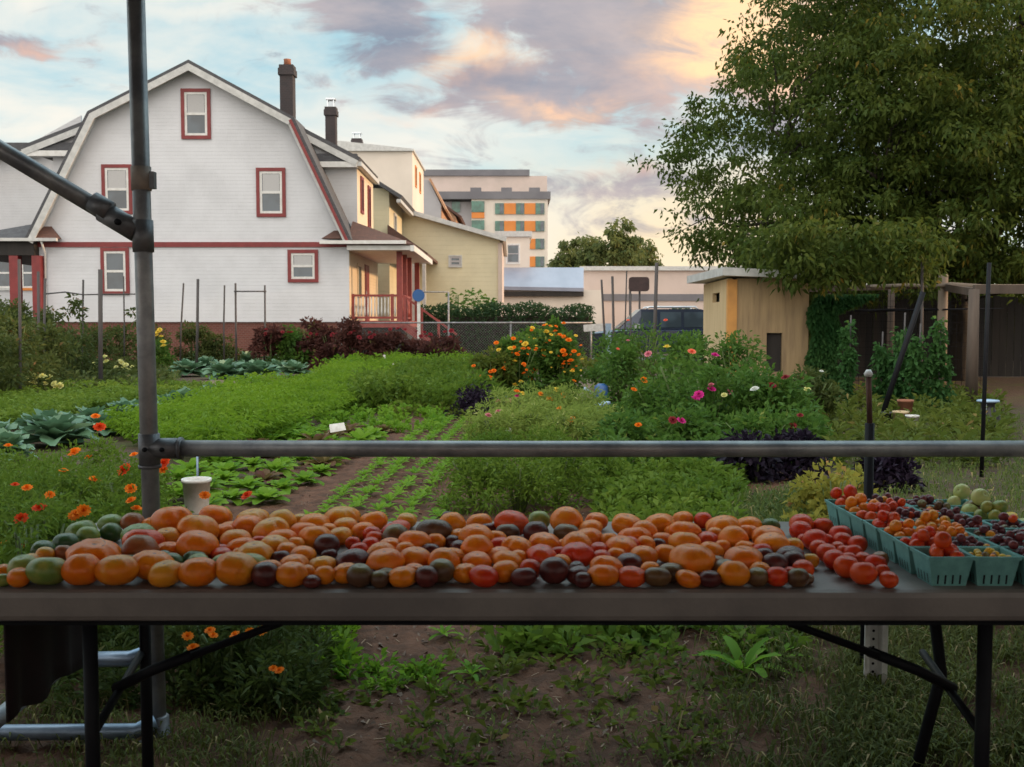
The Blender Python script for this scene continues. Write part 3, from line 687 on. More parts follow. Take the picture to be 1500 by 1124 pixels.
# warehouses
e = empty('warehouse', (P(800, 470, 88).x, 88, 0), 'low warehouse with a blue-gray metal roof and long white wall', 'building')
a = P(728, 447, 88); b = P(882, 425, 88)
MB().box(a.x, b.x, 88, 100, 0, b.z).build('wall', MT['stucco_white'], e)
m = MB(); p0 = P(700, 419, 87.5); p1 = P(855, 422, 87.5); p2 = P(855, 392, 95); p3 = P(700, 392, 95)
m.add([p0, p1, p2, p3, p0-Vector((0, 0, .3)), p1-Vector((0, 0, .3)), p2-Vector((0, 0, .3)), p3-Vector((0, 0, .3))], [(0, 1, 2, 3), (7, 6, 5, 4), (0, 4, 5, 1), (1, 5, 6, 2), (2, 6, 7, 3), (3, 7, 4, 0)])
m.build('roof', MT['metal_roof'], e)
MB().box(p0.x, p1.x, 87.6, 88-.01, p1.z-.7, p1.z-.31).build('eave_shadow_strip', MT['wood_dark'], e)  # dark strip standing in for the shade under the eave
e, a0, a1, zt_ = box_house('warehouse', 'long pale pink warehouse wall behind the parked cars', 'building', 99, 852, 1120, 392, 14, 'stucco_pink')
MB().box(a0-.2, a1, 98.7, 98.99, zt_-.3, zt_+.1).build('coping', MT['fascia'], e)
MB().box(a0+1, a1, 98.9, 98.99, P(0, 441, 99).z, P(0, 431, 99).z).build('window_strip', MT['panel_dark'], e)
e, a0, a1, zt_ = box_house('far_building', 'pale pink low building beyond the warehouse, glimpsed under the far trees', 'building', 140, 700, 1300, 425, 10, 'stucco_pink')
MB().box(a0, a1, 139.7, 139.99, zt_-.5, zt_+.2).build('coping', MT['fascia'], e)
# ================================================================== fence and street things
FY = 31.6
def fence_top(px): return P(px, 473, FY).z
e = empty('chain_link_fence', (P(700, 473, FY).x, FY, 0), 'chain link fence with a steel top rail, between the garden and the hedge', 'fence')
fz = fence_top(700); fx0, fx1 = P(495, 473, FY).x, P(868, 473, FY).x
MB().tube([(fx0, FY, fz), (fx1, FY, fz)], .024, 8).build('top_rail', MT['steel'], e)
for px_ in (500, 657, 748, 866): MB().tube([(P(px_, 473, FY).x, FY+.03, 0), (P(px_, 473, FY).x, FY+.03, fz+.04)], .03, 8).build('post', MT['steel'], e)
m = MB(); pitch = .085; nn = int((fx1-fx0+fz)/pitch)
for i in range(nn):
    for s_ in (0, 1):
        a_ = fx0+i*pitch-(fz if s_ == 0 else 0)+ (0 if s_ == 0 else 0)
        p = (a_, .03) if s_ == 0 else (a_, fz); q = (a_+fz, fz) if s_ == 0 else (a_+fz, .03)
        lo, hi = max(fx0, a_), min(fx1, a_+fz)
        if hi <= lo: continue
        f_ = lambda X: p[1]+(q[1]-p[1])*(X-a_)/fz
        m.beam((lo, FY-.004*s_, f_(lo)), (hi, FY-.004*s_, f_(hi)), .004, .004)
m.build('mesh', MT['steel'], e)
e = empty('clothes_line_post', (P(656, 470, 33).x, 33.2, 0), 'thin steel pole with a crossbar standing beside the cream house', 'pole')
c_ = P(657, 428, 33.2); d_ = P(616, 428, 33.2)
MB().tube([(c_.x, 33.2, 0), (c_.x, 33.2, c_.z)], .03, 8).build('pole', MT['steel'], e)
MB().tube([c_, d_], .02, 8).build('crossbar', MT['steel'], e)
# blue round sign on a white post
e = empty('street_sign', (P(613, 470, 33.2).x, 33.2, 0), 'round blue sign on a white post by the porch steps', 'sign')
c_ = P(613, 433, 33.2)
MB().box(c_.x-.05, c_.x+.05, 33.22, 33.3, 0, c_.z+.1).build('post', MT['white_paint'], e)
m = MB(); vs = [(c_.x+.2*math.cos(2*math.pi*k/20), 33.2-.02*s_, c_.z+.2*math.sin(2*math.pi*k/20)) for s_ in (1, 0) for k in range(20)]
m.add(vs, [tuple(range(20)), tuple(range(39, 19, -1))]+[(k, k+20, (k+1) % 20+20, (k+1) % 20) for k in range(20)]); m.build('disc', MT['sign_blue'], e)
# backboard on a pole
e = empty('sign_board', (P(934, 470, 40).x, 40, 0), 'dark brown board with rounded corners raised on a steel pole, above the parked cars', 'sign')
a = P(921, 427, 40); b = P(951, 406, 40); r_ = .12
pts = []
for cx, cz, t0 in ((b.x-r_, b.z-r_, 0), (a.x+r_, b.z-r_, 90), (a.x+r_, a.z+r_, 180), (b.x-r_, a.z+r_, 270)):
    for k in range(5): t_ = R(t0+k*22.5); pts.append((cx+r_*math.cos(t_), cz+r_*math.sin(t_)))
MB().prism(pts, 39.95, 40.05).build('board', M_solid('dark_brown_board', (.06, .035, .035), (.04, .025, .025), 5, .7), e)
for px_ in (923, 937): MB().tube([(P(px_, 420, 40.1).x, 40.1, 0), (P(px_, 420, 40.1).x, 40.1, a.z+.1)], .04, 8).build('pole', MT['stake'], e)

# ------------------------------------------------------------------ cars
def car(name, label, X, Y, L, W, Hh, paint, prof, cab, flip=1, wheel_r=.36, rack=False, group=None):
    """side profile in (x from the nose, z); nose towards -x"""
    e = empty(name, (X, Y, 0), label, 'car', group)
    b = MB(); n = len(prof); vs = []
    for k, yy in enumerate((0, .1, W-.1, W)):
        sc = .93 if k in (0, 3) else 1.0
        for (px_, pz_) in prof: vs.append((X+px_, Y+yy, .28+(pz_-.28)*sc))
    fs = [tuple(range(n)), tuple(range(4*n-1, 3*n-1, -1))]
    for k in range(3):
        for i in range(n): j = (i+1) % n; fs.append((k*n+i, (k+1)*n+i, (k+1)*n+j, k*n+j))
    b.add(vs, fs); b.build('body', MT[paint], e)
    c = MB(); n = len(cab); vs = []
    for k, (yy, ins) in enumerate(((.07, 0), (.2, 1), (W-.2, 1), (W-.07, 0))):
        for (px_, pz_) in cab:
            if ins == 0: vs.append((X+px_, Y+yy, cab[0][1] if pz_ > cab[0][1]+.1 else pz_))
            else: vs.append((X+px_, Y+yy, pz_))
    c.add(vs, [tuple(range(n)), tuple(range(4*n-1, 3*n-1, -1))]+[(k*n+i, (k+1)*n+i, (k+1)*n+(i+1) % n, k*n+(i+1) % n) for k in range(3) for i in range(n)])
    cb = c.build('cabin', MT[paint], e)
    zb_, zt2 = cab[0][1], max(p[1] for p in cab); xs = [p[0] for p in cab]; n_ = 3 if L > 4.3 else 2
    x0_, x1_ = min(xs)+.55, max(xs)-.25
    for i in range(n_):
        xa = X+x0_+(x1_-x0_)*i/n_+.05; xb = X+x0_+(x1_-x0_)*(i+1)/n_-.05
        MB().add([(xa, Y+.065, zb_+.06), (xb, Y+.065, zb_+.06), (xb, Y+.165, zt2-.1), (xa+(.2 if i == 0 else 0), Y+.165, zt2-.1)], [(0, 1, 2, 3)]).build('side_window', MT['glass'], cb)
    top = [p for p in cab if p[1] > zt2-.05]; xf = min(p[0] for p in top); xb0 = min(xs)
    MB().add([(X+xb0-.01, Y+.22, zb_+.05), (X+xf-.03, Y+.28, zt2-.06), (X+xf-.03, Y+W-.28, zt2-.06), (X+xb0-.01, Y+W-.22, zb_+.05)], [(0, 1, 2, 3)]).build('windscreen', MT['glass'], cb)
    for wx in (L*.18, L*.8):
        for yy in (.02, W-.22):
            vs = []; prof_w = [(.0, 0), (wheel_r*.6, 0), (wheel_r*.62, .02), (wheel_r, .03), (wheel_r, .17), (wheel_r*.6, .2), (0, .2)]
            m = MB()
            for (r_, t_) in prof_w[2:6]:
                for k in range(20): a_ = 2*math.pi*k/20; vs.append((X+wx+r_*math.cos(a_), Y+yy+t_, wheel_r+r_*math.sin(a_)))
            m.add(vs, [(i*20+k, i*20+(k+1) % 20, (i+1)*20+(k+1) % 20, (i+1)*20+k) for i in range(3) for k in range(20)]+[tuple(range(19, -1, -1)), tuple(range(60, 80))], False)
            wl = m.build('wheel', MT['rubber'], e)
            m = MB(); vs = [(X+wx+wheel_r*.6*math.cos(2*math.pi*k/16), Y+yy+(-.005 if yy < 1 else .205), wheel_r+wheel_r*.6*math.sin(2*math.pi*k/16)) for k in range(16)]; m.add(vs, [tuple(range(16))]); m.build('rim', MT['chrome'], wl)
    for yy in (.15, W-.45): MB().box(X-.02+prof[1][0]*0, X+.06, Y+yy, Y+yy+.3, .68, .82).build('headlight', MT['white_plastic'], e)
    MB().box(X-.06, X+.12, Y+.08, Y+W-.08, .36, .56).build('bumper', MT['rubber'], e)
    MB().box(X+min(xs)+.5, X+min(xs)+.68, Y-.16, Y+.02, zb_+.02, zb_+.18).build('mirror', MT['chrome'], e)
    if rack:
        for yy in (.28, W-.32):
            MB().tube([(X+xf+.2, Y+yy, zt2+.0), (X+xf+.3, Y+yy, zt2+.08), (X+max(xs)-.6, Y+yy, zt2+.08), (X+max(xs)-.5, Y+yy, zt2)], .028, 6).build('roof_rail', MT['chrome'], e)
    return e
c_ = P(856, 490, 34.6)
car('parked_car', 'dark blue four-wheel-drive with silver roof rails, parked behind the garden beside the hedge', c_.x, 34.8, 4.5, 1.8, 1.8, 'car_blue',
    [(0, .45), (.05, .35), (4.4, .35), (4.5, .6), (4.45, 1.12), (1.25, 1.12), (.12, 1.0), (0, .85)], [(1.2, 1.122), (4.42, 1.122), (4.25, 1.72), (4.0, 1.80), (1.95, 1.80)], rack=True, group='cars parked behind the garden')
c_ = P(985, 490, 39)
car('parked_car', 'silver saloon car parked behind the dark blue four-wheel-drive, next to the shed', c_.x+.6, 39.5, 4.4, 1.75, 1.45, 'car_silver',
    [(0, .45), (.05, .32), (4.3, .32), (4.4, .6), (4.35, .98), (1.2, .95), (.1, .82)], [(1.1, .952), (3.7, .982), (3.0, 1.43), (1.9, 1.45)], group='cars parked behind the garden')
# ================================================================== vegetation builders
def rnd_dirs(n, up=0.0):
    d = rng.normal(size=(n, 3)); d[:, 2] += up; return d/np.linalg.norm(d, axis=1, keepdims=True)
def clump_pts(c, rad, n, shell=.5):
    """n points in an ellipsoid, denser to the rim"""
    d = rnd_dirs(n); r_ = (shell+(1-shell)*rng.random(n))**.8
    return np.array(c)+d*np.array(rad)*r_[:, None], d
def bush_leaves(lf, base, h, rad, n, L, W, clumps=14, spread=.35, bottom=.12, droop=.2, topw=.75):
    """shrubby plant: clumps spread over an uneven crown"""
    base = np.array(base, float)
    for k in range(clumps):
        t = (k+.5)/clumps; hh = bottom*h+(1-bottom)*h*(rng.random()**.8)
        rr = rad*(1-(hh/h)**2*(1-topw*.6))*math.sqrt(rng.random()); a = rng.random()*6.28
        c = base+np.array([math.cos(a)*rr, math.sin(a)*rr, hh-.12*h*rng.random()])
        s_ = spread*rad*(.6+.7*rng.random())
        p, d = clump_pts(c, (s_, s_, s_*.8), n//clumps, .2); p[:, 2] = np.maximum(p[:, 2], .02)
        tint = np.clip(rng.random(len(p))*.6+.4*rng.random(), 0, 1)
        D = d*.6+rnd_dirs(len(p), .5)*.6
        lf.add(p, D, L*(.6+.8*rng.random(len(p))), W*(.6+.8*rng.random(len(p))), tint, droop)
def stems(parent, base, h, rad, n=6, r=.01, mat='stem'):
    m = MB(); base = Vector(base)
    for i in range(n):
        a = random.random()*6.28; rr = rad*random.uniform(.2, .7)
        m.tube([base+Vector((math.cos(a)*.03, math.sin(a)*.03, 0)), base+Vector((math.cos(a)*rr*.5, math.sin(a)*rr*.5, h*.5)), base+Vector((math.cos(a)*rr, math.sin(a)*rr, h*.85))], [r, r*.8, r*.5], 5)
    m.build('stem', MT[mat], parent)
def flower_mesh(r, mat, petals=34, layers=3, cup=.5, seed=0):
    lf = LF()
    for L in range(layers):
        n = max(6, int(petals/layers)); a = np.arange(n)*6.283/n+L*.5+rng.random(n)*.2
        el = cup+L*.45
        D = np.stack([np.cos(a)*math.cos(el), np.sin(a)*math.cos(el), np.full(n, math.sin(el))], 1)
        S = np.stack([-np.sin(a), np.cos(a), np.zeros(n)], 1)
        lf.add(np.zeros((n, 3))+[0, 0, L*r*.08], D, r*(1-.2*L), r*.5, rng.random(n), .15, 0, S, .7)
    o = lf.build('flower', L_[mat]); me = o.data; bpy.data.objects.remove(o); return me
FM = {}
def flower(parent, pos, r, mat, label=None):
    key = (mat, round(r, 3))
    if key not in FM: FM[key] = flower_mesh(r, mat)
    o = bpy.data.objects.new('flower', FM[key]); COL.objects.link(o)
    off = Vector((0, 0, 0)); q = parent
    while q is not None: off += q.location; q = q.parent
    o.location = Vector(pos)-off; o.rotation_euler = (random.uniform(.1, .9), random.uniform(-.4, .4), random.uniform(-.3, .3)); o.parent = parent; o.scale = [random.uniform(.7, 1.15)]*3
    if label: o['label'] = label
    return o
def flower_plant(name, label, base, h, rad, leafmat, n, L, W, fl, cat='plant', group=None, clumps=14, stem_n=6, **kw):
    e = empty(name, base, label, cat, group)
    lf = LF(); bush_leaves(lf, base, h, rad, n, L, W, clumps, **kw); lf.build('foliage', L_[leafmat], e)
    stems(e, base, h, rad, stem_n)
    for (pos, r_, m_) in fl: flower(e, pos, r_, m_)
    return e
def in_bed(u, y, z_=0.0): return (u+BD*y, y, z_)

# ---------------------------------------------------------------- carrot beds and other massed greens
def fronds(lf, pts, h, n_leaf, spread=.12, L=.045, W=.016, tint0=None):
    """feathery tops: each plant is a fountain of small leaflets along arching stalks"""
    pts = np.asarray(pts); N = len(pts); K = n_leaf
    a = rng.random((N, K))*6.283; t = rng.random((N, K))**.7; hh = h*(.7+.5*rng.random((N, 1)))
    z_ = hh*t*(1.15-.35*t); rr = spread*t**1.5*(.5+rng.random((N, K)))
    p = np.stack([pts[:, :1]+np.cos(a)*rr, pts[:, 1:2]+np.sin(a)*rr, z_+.02], 2).reshape(-1, 3)
    D = np.stack([np.cos(a)*1.0, np.sin(a)*1.0, 1.1-t*1.2], 2).reshape(-1, 3)+rng.normal(size=(N*K, 3))*.5
    tint = np.clip((.25+.6*t+.3*(rng.random((N, 1))-.5)), 0, 1).reshape(-1)
    lf.add(p, D, L*(.6+.8*rng.random(N*K)), W, tint, .25)
def bed_points(u0, u1, y0, y1, dens_near, ):
    n = int((u1-u0)*(y1-y0)*dens_near); y = y0+(y1-y0)*rng.random(n); u = u0+(u1-u0)*rng.random(n)
    # thin out with distance
    keep = rng.random(n) < np.clip((y0+3)/y, .25, 1); y = y[keep]; u = u[keep]
    return np.stack([u+BD*y, y], 1)
lf = LF()
for r_ in range(5):      # rows in the bed, so soil shows between them
    u = -4.75+.42*r_
    n = 230; y0_ = 11.2-.55*r_; y = y0_+(28.7-y0_)*np.sort(rng.random(n))**1.15
    sc = 1+.25*np.sin(y*1.7+r_)
    fronds(lf, np.stack([u+BD*y+rng.normal(size=n)*.05, y], 1), (.34+.10*np.sin(y*.9+r_*1.3)+.16*rng.random(n))[:, None], 85, .19, .070, .024)
tag(lf.build('carrot_greens', L_['carrot'], origin=(-4, 12, 0)), kind='stuff', label='long bed of bright feathery carrot greens behind the rail')
lf = LF()
for r_ in range(6):
    u = -9.2+.56*r_; n = 130; y = 10.5+(8.0)*rng.random(n)
    fronds(lf, np.stack([u+BD*y+rng.normal(size=n)*.07, y], 1), .30, 60, .20, .08, .032)
tag(lf.build('herb_greens', L_['herb'], origin=(-7, 12, 0)), kind='stuff', label='dense darker green bed beyond the marigolds at the garden edge')
lf = LF()
pts = bed_points(-3.0, -.7, 14.5, 24, 9)
for q in pts:
    bush_leaves(lf, (q[0], q[1], 0), random.uniform(.3, .58), .34, 230, .09, .04, 6, .45)
tag(lf.build('leafy_bed', L_['herb'], origin=(-2, 18, 0)), kind='stuff', label='tangled dark leafy greens filling the bed before the purple bushes')
lf = LF()
pts = bed_points(-5.3, -2.2, 23, 29, 4)
for q in pts: bush_leaves(lf, (q[0], q[1], 0), random.uniform(.3, .5), .4, 90, .12, .05, 5, .5)
tag(lf.build('low_greens', L_['carrot'], origin=(-2, 26, 0)), kind='stuff')

# lettuce plants with real rosettes
def rosette_mesh(name, mat, nleaf, L, W, el0, el1, cupf=.3, seg=3, h0=.02):
    """broad curved leaves: strips of quads"""
    V = []; Fc = []; T = []
    for i in range(nleaf):
        a = i*2.4+random.uniform(-.2, .2); f = i/nleaf; el = R(el0+(el1-el0)*f)+random.uniform(-.12, .12); LL = L*(1-.45*f)*random.uniform(.85, 1.15); WW = W*(1-.35*f)
        ca, sa = math.cos(a), math.sin(a); b0 = len(V); r_ = .01; z_ = h0+.01*i/ nleaf; tn = random.random()
        for k in range(seg+1):
            t = k/seg; e_ = el-t*cupf*2.2
            if k: r_ += LL/seg*math.cos(e_); z_ += LL/seg*math.sin(e_)
            wd = WW*.5*math.sin(math.pi*(.12+.80*t))**.8
            wav = WW*.10*random.uniform(-1, 1)
            for s_, lift in ((-1, wd*.35+wav), (0, 0), (1, wd*.35-wav)):
                V.append((ca*r_-sa*wd*s_, sa*r_+ca*wd*s_, z_+lift)); T.append(tn)
        for k in range(seg):
            for c_ in range(2): q = b0+k*3+c_; Fc.append((q, q+3, q+4, q+1))
    me = bpy.data.meshes.new(name); me.from_pydata(V, [], Fc); at = me.attributes.new('tint', 'FLOAT', 'POINT'); at.data.foreach_set('value', T)
    me.polygons.foreach_set('use_smooth', [True]*len(Fc)); me.materials.append(L_[mat]); return me
def place(name, me, loc, rz, sc, label, cat, group):
    o = bpy.data.objects.new(name, me); COL.objects.link(o); o.location = loc; o.rotation_euler.z = rz; o.scale = (sc, sc, sc*random.uniform(.85, 1.15))
    return tag(o, label, cat, group)
ORD = ['nearest', 'second', 'third', 'fourth', 'fifth', 'sixth', 'seventh', 'eighth', 'ninth', 'tenth', 'eleventh', 'twelfth', 'thirteenth', 'fourteenth', 'fifteenth', 'sixteenth', 'seventeenth', 'eighteenth', 'nineteenth', 'twentieth']
ORD += ['twenty-'+k for k in ('first', 'second', 'third', 'fourth', 'fifth', 'sixth', 'seventh', 'eighth', 'ninth')]+['thirtieth']+['thirty-'+k for k in ('first', 'second', 'third', 'fourth', 'fifth', 'sixth', 'seventh', 'eighth', 'ninth')]+['fortieth']+['forty-'+k for k in ('first', 'second', 'third', 'fourth', 'fifth', 'sixth', 'seventh', 'eighth', 'ninth')]
seedl = [rosette_mesh('seedling', 'lettuce', 10, .085, .036, 25, 75) for _ in range(4)]
for r_ in range(5):
    u = -1.55+.20*r_
    for k in range(46):
        y = 5.9+.17*k+random.uniform(-.05, .05)
        if random.random() < .05: continue
        place('seedling', random.choice(seedl), (u+BD*y+random.uniform(-.025, .025), y, .02), random.random()*6, random.uniform(.8, 1.25),
              'small green seedling, %s plant up the %s of five close rows' % (ORD[k] if k else 'first', ('first', 'second', 'third', 'fourth', 'fifth')[r_]), 'seedling', 'seedlings in close rows')
lett = [rosette_mesh('lettuce', 'lettuce', 18, .19, .10, 15, 80, .32, 4) for _ in range(3)]+[rosette_mesh('lettuce', 'red_lettuce', 16, .2, .1, 15, 80, .32, 4)]
for r_ in range(4):
    u = -3.0+.33*r_
    for k in range(16):
        y = 6.0+.42*k+random.uniform(-.08, .08)
        if y < 6.8 and abs(u+BD*y-P(288, 720, 6.4).x) < .28: continue
        j = random.random(); red = j < .25
        place('lettuce', lett[3] if red else random.choice(lett[:3]), (u+BD*y+random.uniform(-.05, .05), y, .02), random.random()*6, random.uniform(.75, 1.3),
              ('%s lettuce, %s plant up the %s row by the white bucket' % ('dark red' if red else 'bright green', ORD[k] if k else 'first', ('outer', 'second', 'third', 'inner')[r_])), 'lettuce', 'lettuces beside the white bucket')
cabb = [rosette_mesh('cabbage', 'cabbage', 30, .40, .24, 8, 88, .30, 6) for _ in range(4)]
for k in range(17):
    y = 7.9+.58*k+random.uniform(-.1, .1); u = -5.5+(.28 if k % 2 else -.18)
    place('cabbage', random.choice(cabb), (u+BD*y, y, .03), random.random()*6, random.uniform(.85, 1.25), 'blue-green cabbage, %s plant up the row beside the carrot bed' % (ORD[k] if k else 'first'), 'cabbage', 'cabbages in a row')
for k, (px, py) in enumerate(((275, 552), (300, 546), (330, 556), (352, 548), (380, 556), (405, 546), (430, 552), (318, 538), (365, 536), (400, 535), (440, 538), (285, 535))):
    p = G(px, py); place('squash_plant', cabb[k % 3], (p.x, p.y, .05), k, random.uniform(1.15, 1.6), 'broad-leaved squash plant, %s from the pipe in the patch before the brick base' % (ORD[k] if k else 'first'), 'plant', 'squash plants by the house')

# weeds and cover under and behind the table
def patch_weeds(name, label, px0, px1, y0, y1, n, h, mat, L, W, per=34, kind='stuff'):
    lf = LF()
    for _ in range(n):
        y = random.uniform(y0, y1); a, b = P(px0, 500, y).x, P(px1, 500, y).x; x = random.uniform(a, b); hh = h*random.uniform(.4, 1.2)
        m_ = per; aa = rng.random(m_)*6.283; t = rng.random(m_)
        p = np.stack([x+np.cos(aa)*.04*t, y+np.sin(aa)*.04*t, hh*t*.8+.015], 1)
        D = np.stack([np.cos(aa), np.sin(aa), .35+.9*t], 1)
        lf.add(p, D, L*(.5+rng.random(m_)), W*(.6+.7*rng.random(m_)), np.clip(rng.random()*.5+.5*rng.random(m_), 0, 1), .3)
    return tag(lf.build(name, L_[mat], origin=((P((px0+px1)/2, 500, (y0+y1)/2)).x, (y0+y1)/2, 0)), label, kind=kind)
patch_weeds('weeds', 'leafy weeds sprawling over the soil beneath the table', 720, 1180, 3.85, 5.0, 190, .09, 'herb', .075, .035, 20)
patch_weeds('weeds', 'pale weeds scattered on the soil beneath the table', 620, 1080, 3.3, 4.6, 60, .06, 'weed', .05, .022, 14)
patch_weeds('weeds', 'bright weeds at the edge of the soil under the table', 540, 640, 3.45, 3.7, 22, .07, 'lettuce', .04, .02, 14)
patch_weeds('weeds', 'green row of small leaves running under the table', 478, 512, 3.6, 5.6, 60, .10, 'carrot', .055, .022, 26)
patch_weeds('ground_cover', 'low leafy cover beyond the table in the middle', 880, 1090, 5.4, 8.6, 330, .20, 'herb', .065, .030, 52)
patch_weeds('ground_cover', 'leafy cover further back in the middle', 860, 1190, 8.8, 15, 330, .30, 'dahlia', .09, .036, 48)
patch_weeds('ground_cover', 'bright leafy weeds past the end of the lettuces', 470, 650, 11.8, 15.5, 110, .16, 'lettuce', .08, .04, 26)
patch_weeds('ground_cover', 'green weeds along the bed edges', 560, 720, 13.5, 17, 60, .16, 'weed', .1, .04, 20)
patch_weeds('weeds', 'weeds under the pergola', 1150, 1480, 9, 18, 330, .28, 'weed', .13, .04, 22)
patch_weeds('weeds', 'sparse weeds between the beds at the garden edge', -40, 240, 17, 27, 260, .3, 'vine', .16, .06, 24)
patch_weeds('weeds', 'low greens before the fence', 640, 900, 24, 31, 150, .35, 'weed', .18, .07, 24)
def grass_patch(name, label, px0, px1, y0, y1, n, h, mat='grass', w_=.006, wild=0):
    y = y0+(y1-y0)*rng.random(n); a = (px0-750)/1500*y; b = (px1-750)/1500*y; t = rng.random(n); x = a+(b-a)*t+wild*rng.normal(size=n)*(t < .25)
    cl = np.sin(x*7.1+y*3)*np.sin(y*8.3-x*2)+.4*np.sin(x*23)*np.cos(y*19); k = cl+rng.random(n)*1.2 > .15; x, y = x[k], y[k]; n = len(x)
    aa = rng.random(n)*6.283
    D = np.stack([np.cos(aa)*.55, np.sin(aa)*.55, np.full(n, 1.0)], 1); S = np.stack([-np.sin(aa), np.cos(aa), np.zeros(n)], 1)
    lf = LF(); lf.add(np.stack([x, y, np.full(n, .01)], 1), D, h*(.4+rng.random(n)), w_*(.7+.6*rng.random(n)), rng.random(n), .45, 0, S, .55)
    return tag(lf.build(name, L_[mat], origin=((P((px0+px1)/2, 500, (y0+y1)/2)).x, (y0+y1)/2, 0)), label, kind='stuff')
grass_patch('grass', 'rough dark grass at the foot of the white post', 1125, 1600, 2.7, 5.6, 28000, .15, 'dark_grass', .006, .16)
grass_patch('grass', 'thin grass tufts in the nearest soil', 560, 1130, 2.7, 3.3, 1200, .05)
grass_patch('grass', 'tall grass behind the red tomatoes', 1070, 1260, 5.6, 7.2, 6000, .26, 'grass', .008)
grass_patch('grass', 'dry grass around the pergola', 1240, 1520, 6, 14, 9000, .12, 'grass', .012)
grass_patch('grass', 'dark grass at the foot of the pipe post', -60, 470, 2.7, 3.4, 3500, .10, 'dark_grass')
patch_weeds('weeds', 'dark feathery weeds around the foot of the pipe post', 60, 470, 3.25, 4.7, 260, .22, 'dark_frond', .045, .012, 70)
patch_weeds('weeds', 'small weeds dotted over the nearest soil', 440, 1120, 2.85, 3.9, 75, .05, 'weed', .045, .02, 16)
grass_patch('grass', 'lawn strip in front of the parked cars', 650, 1000, 31.8, 34.3, 9000, .16, 'grass', .03)
grass_patch('grass', 'grass among the weeds by the house', -60, 260, 22, 32, 12000, .3, 'grass', .03)
# clods and wood chips
m = MB()
for _ in range(2600):
    y = random.uniform(2.9, 8.5)**1.0; x = random.uniform(P(430, 500, y).x, P(1180, 500, y).x); s_ = random.uniform(.004, .016)
    c_ = Vector((x, y, .02+s_*.3)); vs = [c_+Vector((random.uniform(-1, 1), random.uniform(-1, 1), random.uniform(-.6, .8)))*s_ for _ in range(5)]
    m.add(vs, [(0, 1, 2), (0, 2, 3), (0, 3, 4), (1, 2, 4), (2, 3, 4), (0, 1, 4)])
tag(m.build('soil_clods', M_solid('clod', (.12, .08, .06), (.20, .14, .11), 3, .95), origin=(0, 5, 0)), kind='stuff')
m = MB()
for _ in range(420):
    y = random.uniform(2.9, 5.5); x = random.uniform(P(430, 500, y).x, P(1250, 500, y).x); a_ = random.random()*3.14; l_ = random.uniform(.01, .045)
    m.beam((x, y, .03), (x+math.cos(a_)*l_, y+math.sin(a_)*l_, .03+random.uniform(-.004, .012)), .004, .003)
tag(m.build('straw_litter', M_solid('straw', (.30, .20, .13), (.2, .13, .09), 3, .9), origin=(0, 5, 0)), kind='stuff')

# ---------------------------------------------------------------- marigolds
MG = [(140, 612), (146, 628), (110, 665), (93, 692), (22, 712), (40, 717), (74, 727), (184, 690), (197, 668), (57, 746), (33, 763), (113, 755), (125, 749), (243, 680), (192, 718), (193, 735), (200, 748), (300, 728), (363, 728), (138, 705), (8, 795), (35, 798), (308, 926), (366, 926), (382, 926), (282, 951), (400, 981), (408, 984), (130, 672), (240, 690), (12, 655)]
bases = []
for k in range(40):
    y = random.uniform(3.75, 6.4); x = random.uniform(P(-40, 500, y).x, min(P(185, 500, y).x, -1.25)) if y > 4.4 else random.uniform(P(0, 500, y).x, P(440, 500, y).x)
    bases.append((x, y))
fl_for = {k: [] for k in range(len(bases))}
for (px, py) in MG:
    best = None
    for k, (bx, by) in enumerate(bases):
        h_ = .52 if py < 850 else .2
        c_ = P(px, py, by); d_ = abs(c_.x-bx)+abs(c_.z-h_)*1.2+.0*by
        if py > 850 and c_.z < .03: continue
        if best is None or d_ < best[0]: best = (d_, k, c_)
    if best: fl_for[best[1]].append(best[2])
bl = sorted(range(len(bases)), key=lambda k: bases[k][1])
for i, k in enumerate(bl):
    bx, by = bases[k]; hh = random.uniform(.36, .5)
    fl = []
    for c_ in fl_for[k]:
        big = random.random() < .3
        fl.append((c_, .042 if by > 5 else .032, 'f_orange' if random.random() < .8 else 'f_red')); hh = max(hh, min(c_.z, .55))
    if by < 4.4: hh = min(hh, .34)
    e = flower_plant('marigold_plant', 'marigold plant%s, %s from the table in the marigold patch' % (' with orange flowers' if fl else '', ORD[i] if i else 'first'),
                     (bx, by, 0), hh, .30, 'herb', 2000, .038, .012, fl, 'plant', 'marigold plants beside the pipe post', 16, 7, spread=.42)
for i, (px, y, fs) in enumerate(((285, 3.5, ((308, 926), (275, 934))), (330, 3.42, ((283, 951), (312, 933))), (375, 3.5, ((366, 927), (384, 926), (345, 932))), (402, 3.3, ((400, 981), (410, 984))))):
    flower_plant('marigold_plant', 'low marigold plant with orange flowers under the table, %s from the pipe post' % ORD[i], (P(px, 500, y).x, y, 0), .30 if i < 3 else .2, .16, 'dark_frond', 700, .036, .011,
                 [(PZ(a, b, .31 if i < 3 else .215), .022, 'f_orange') for a, b in fs], 'plant', 'marigold plants beside the pipe post', 10, 5, spread=.45)
e = flower_plant('marigold_plant', 'marigold plant with two large red-orange flower heads, beside the green tomatoes', (P(35, 800, 3.7).x, 3.75, 0), .62, .22, 'herb', 1800, .036, .012,
                 [(P(32, 762, 3.7), .045, 'f_red'), (P(58, 747, 3.8), .034, 'f_red'), (P(110, 757, 3.8), .036, 'f_orange'), (P(122, 750, 3.8), .034, 'f_orange')], 'plant', 'marigold plants beside the pipe post', 16, 7, spread=.42)
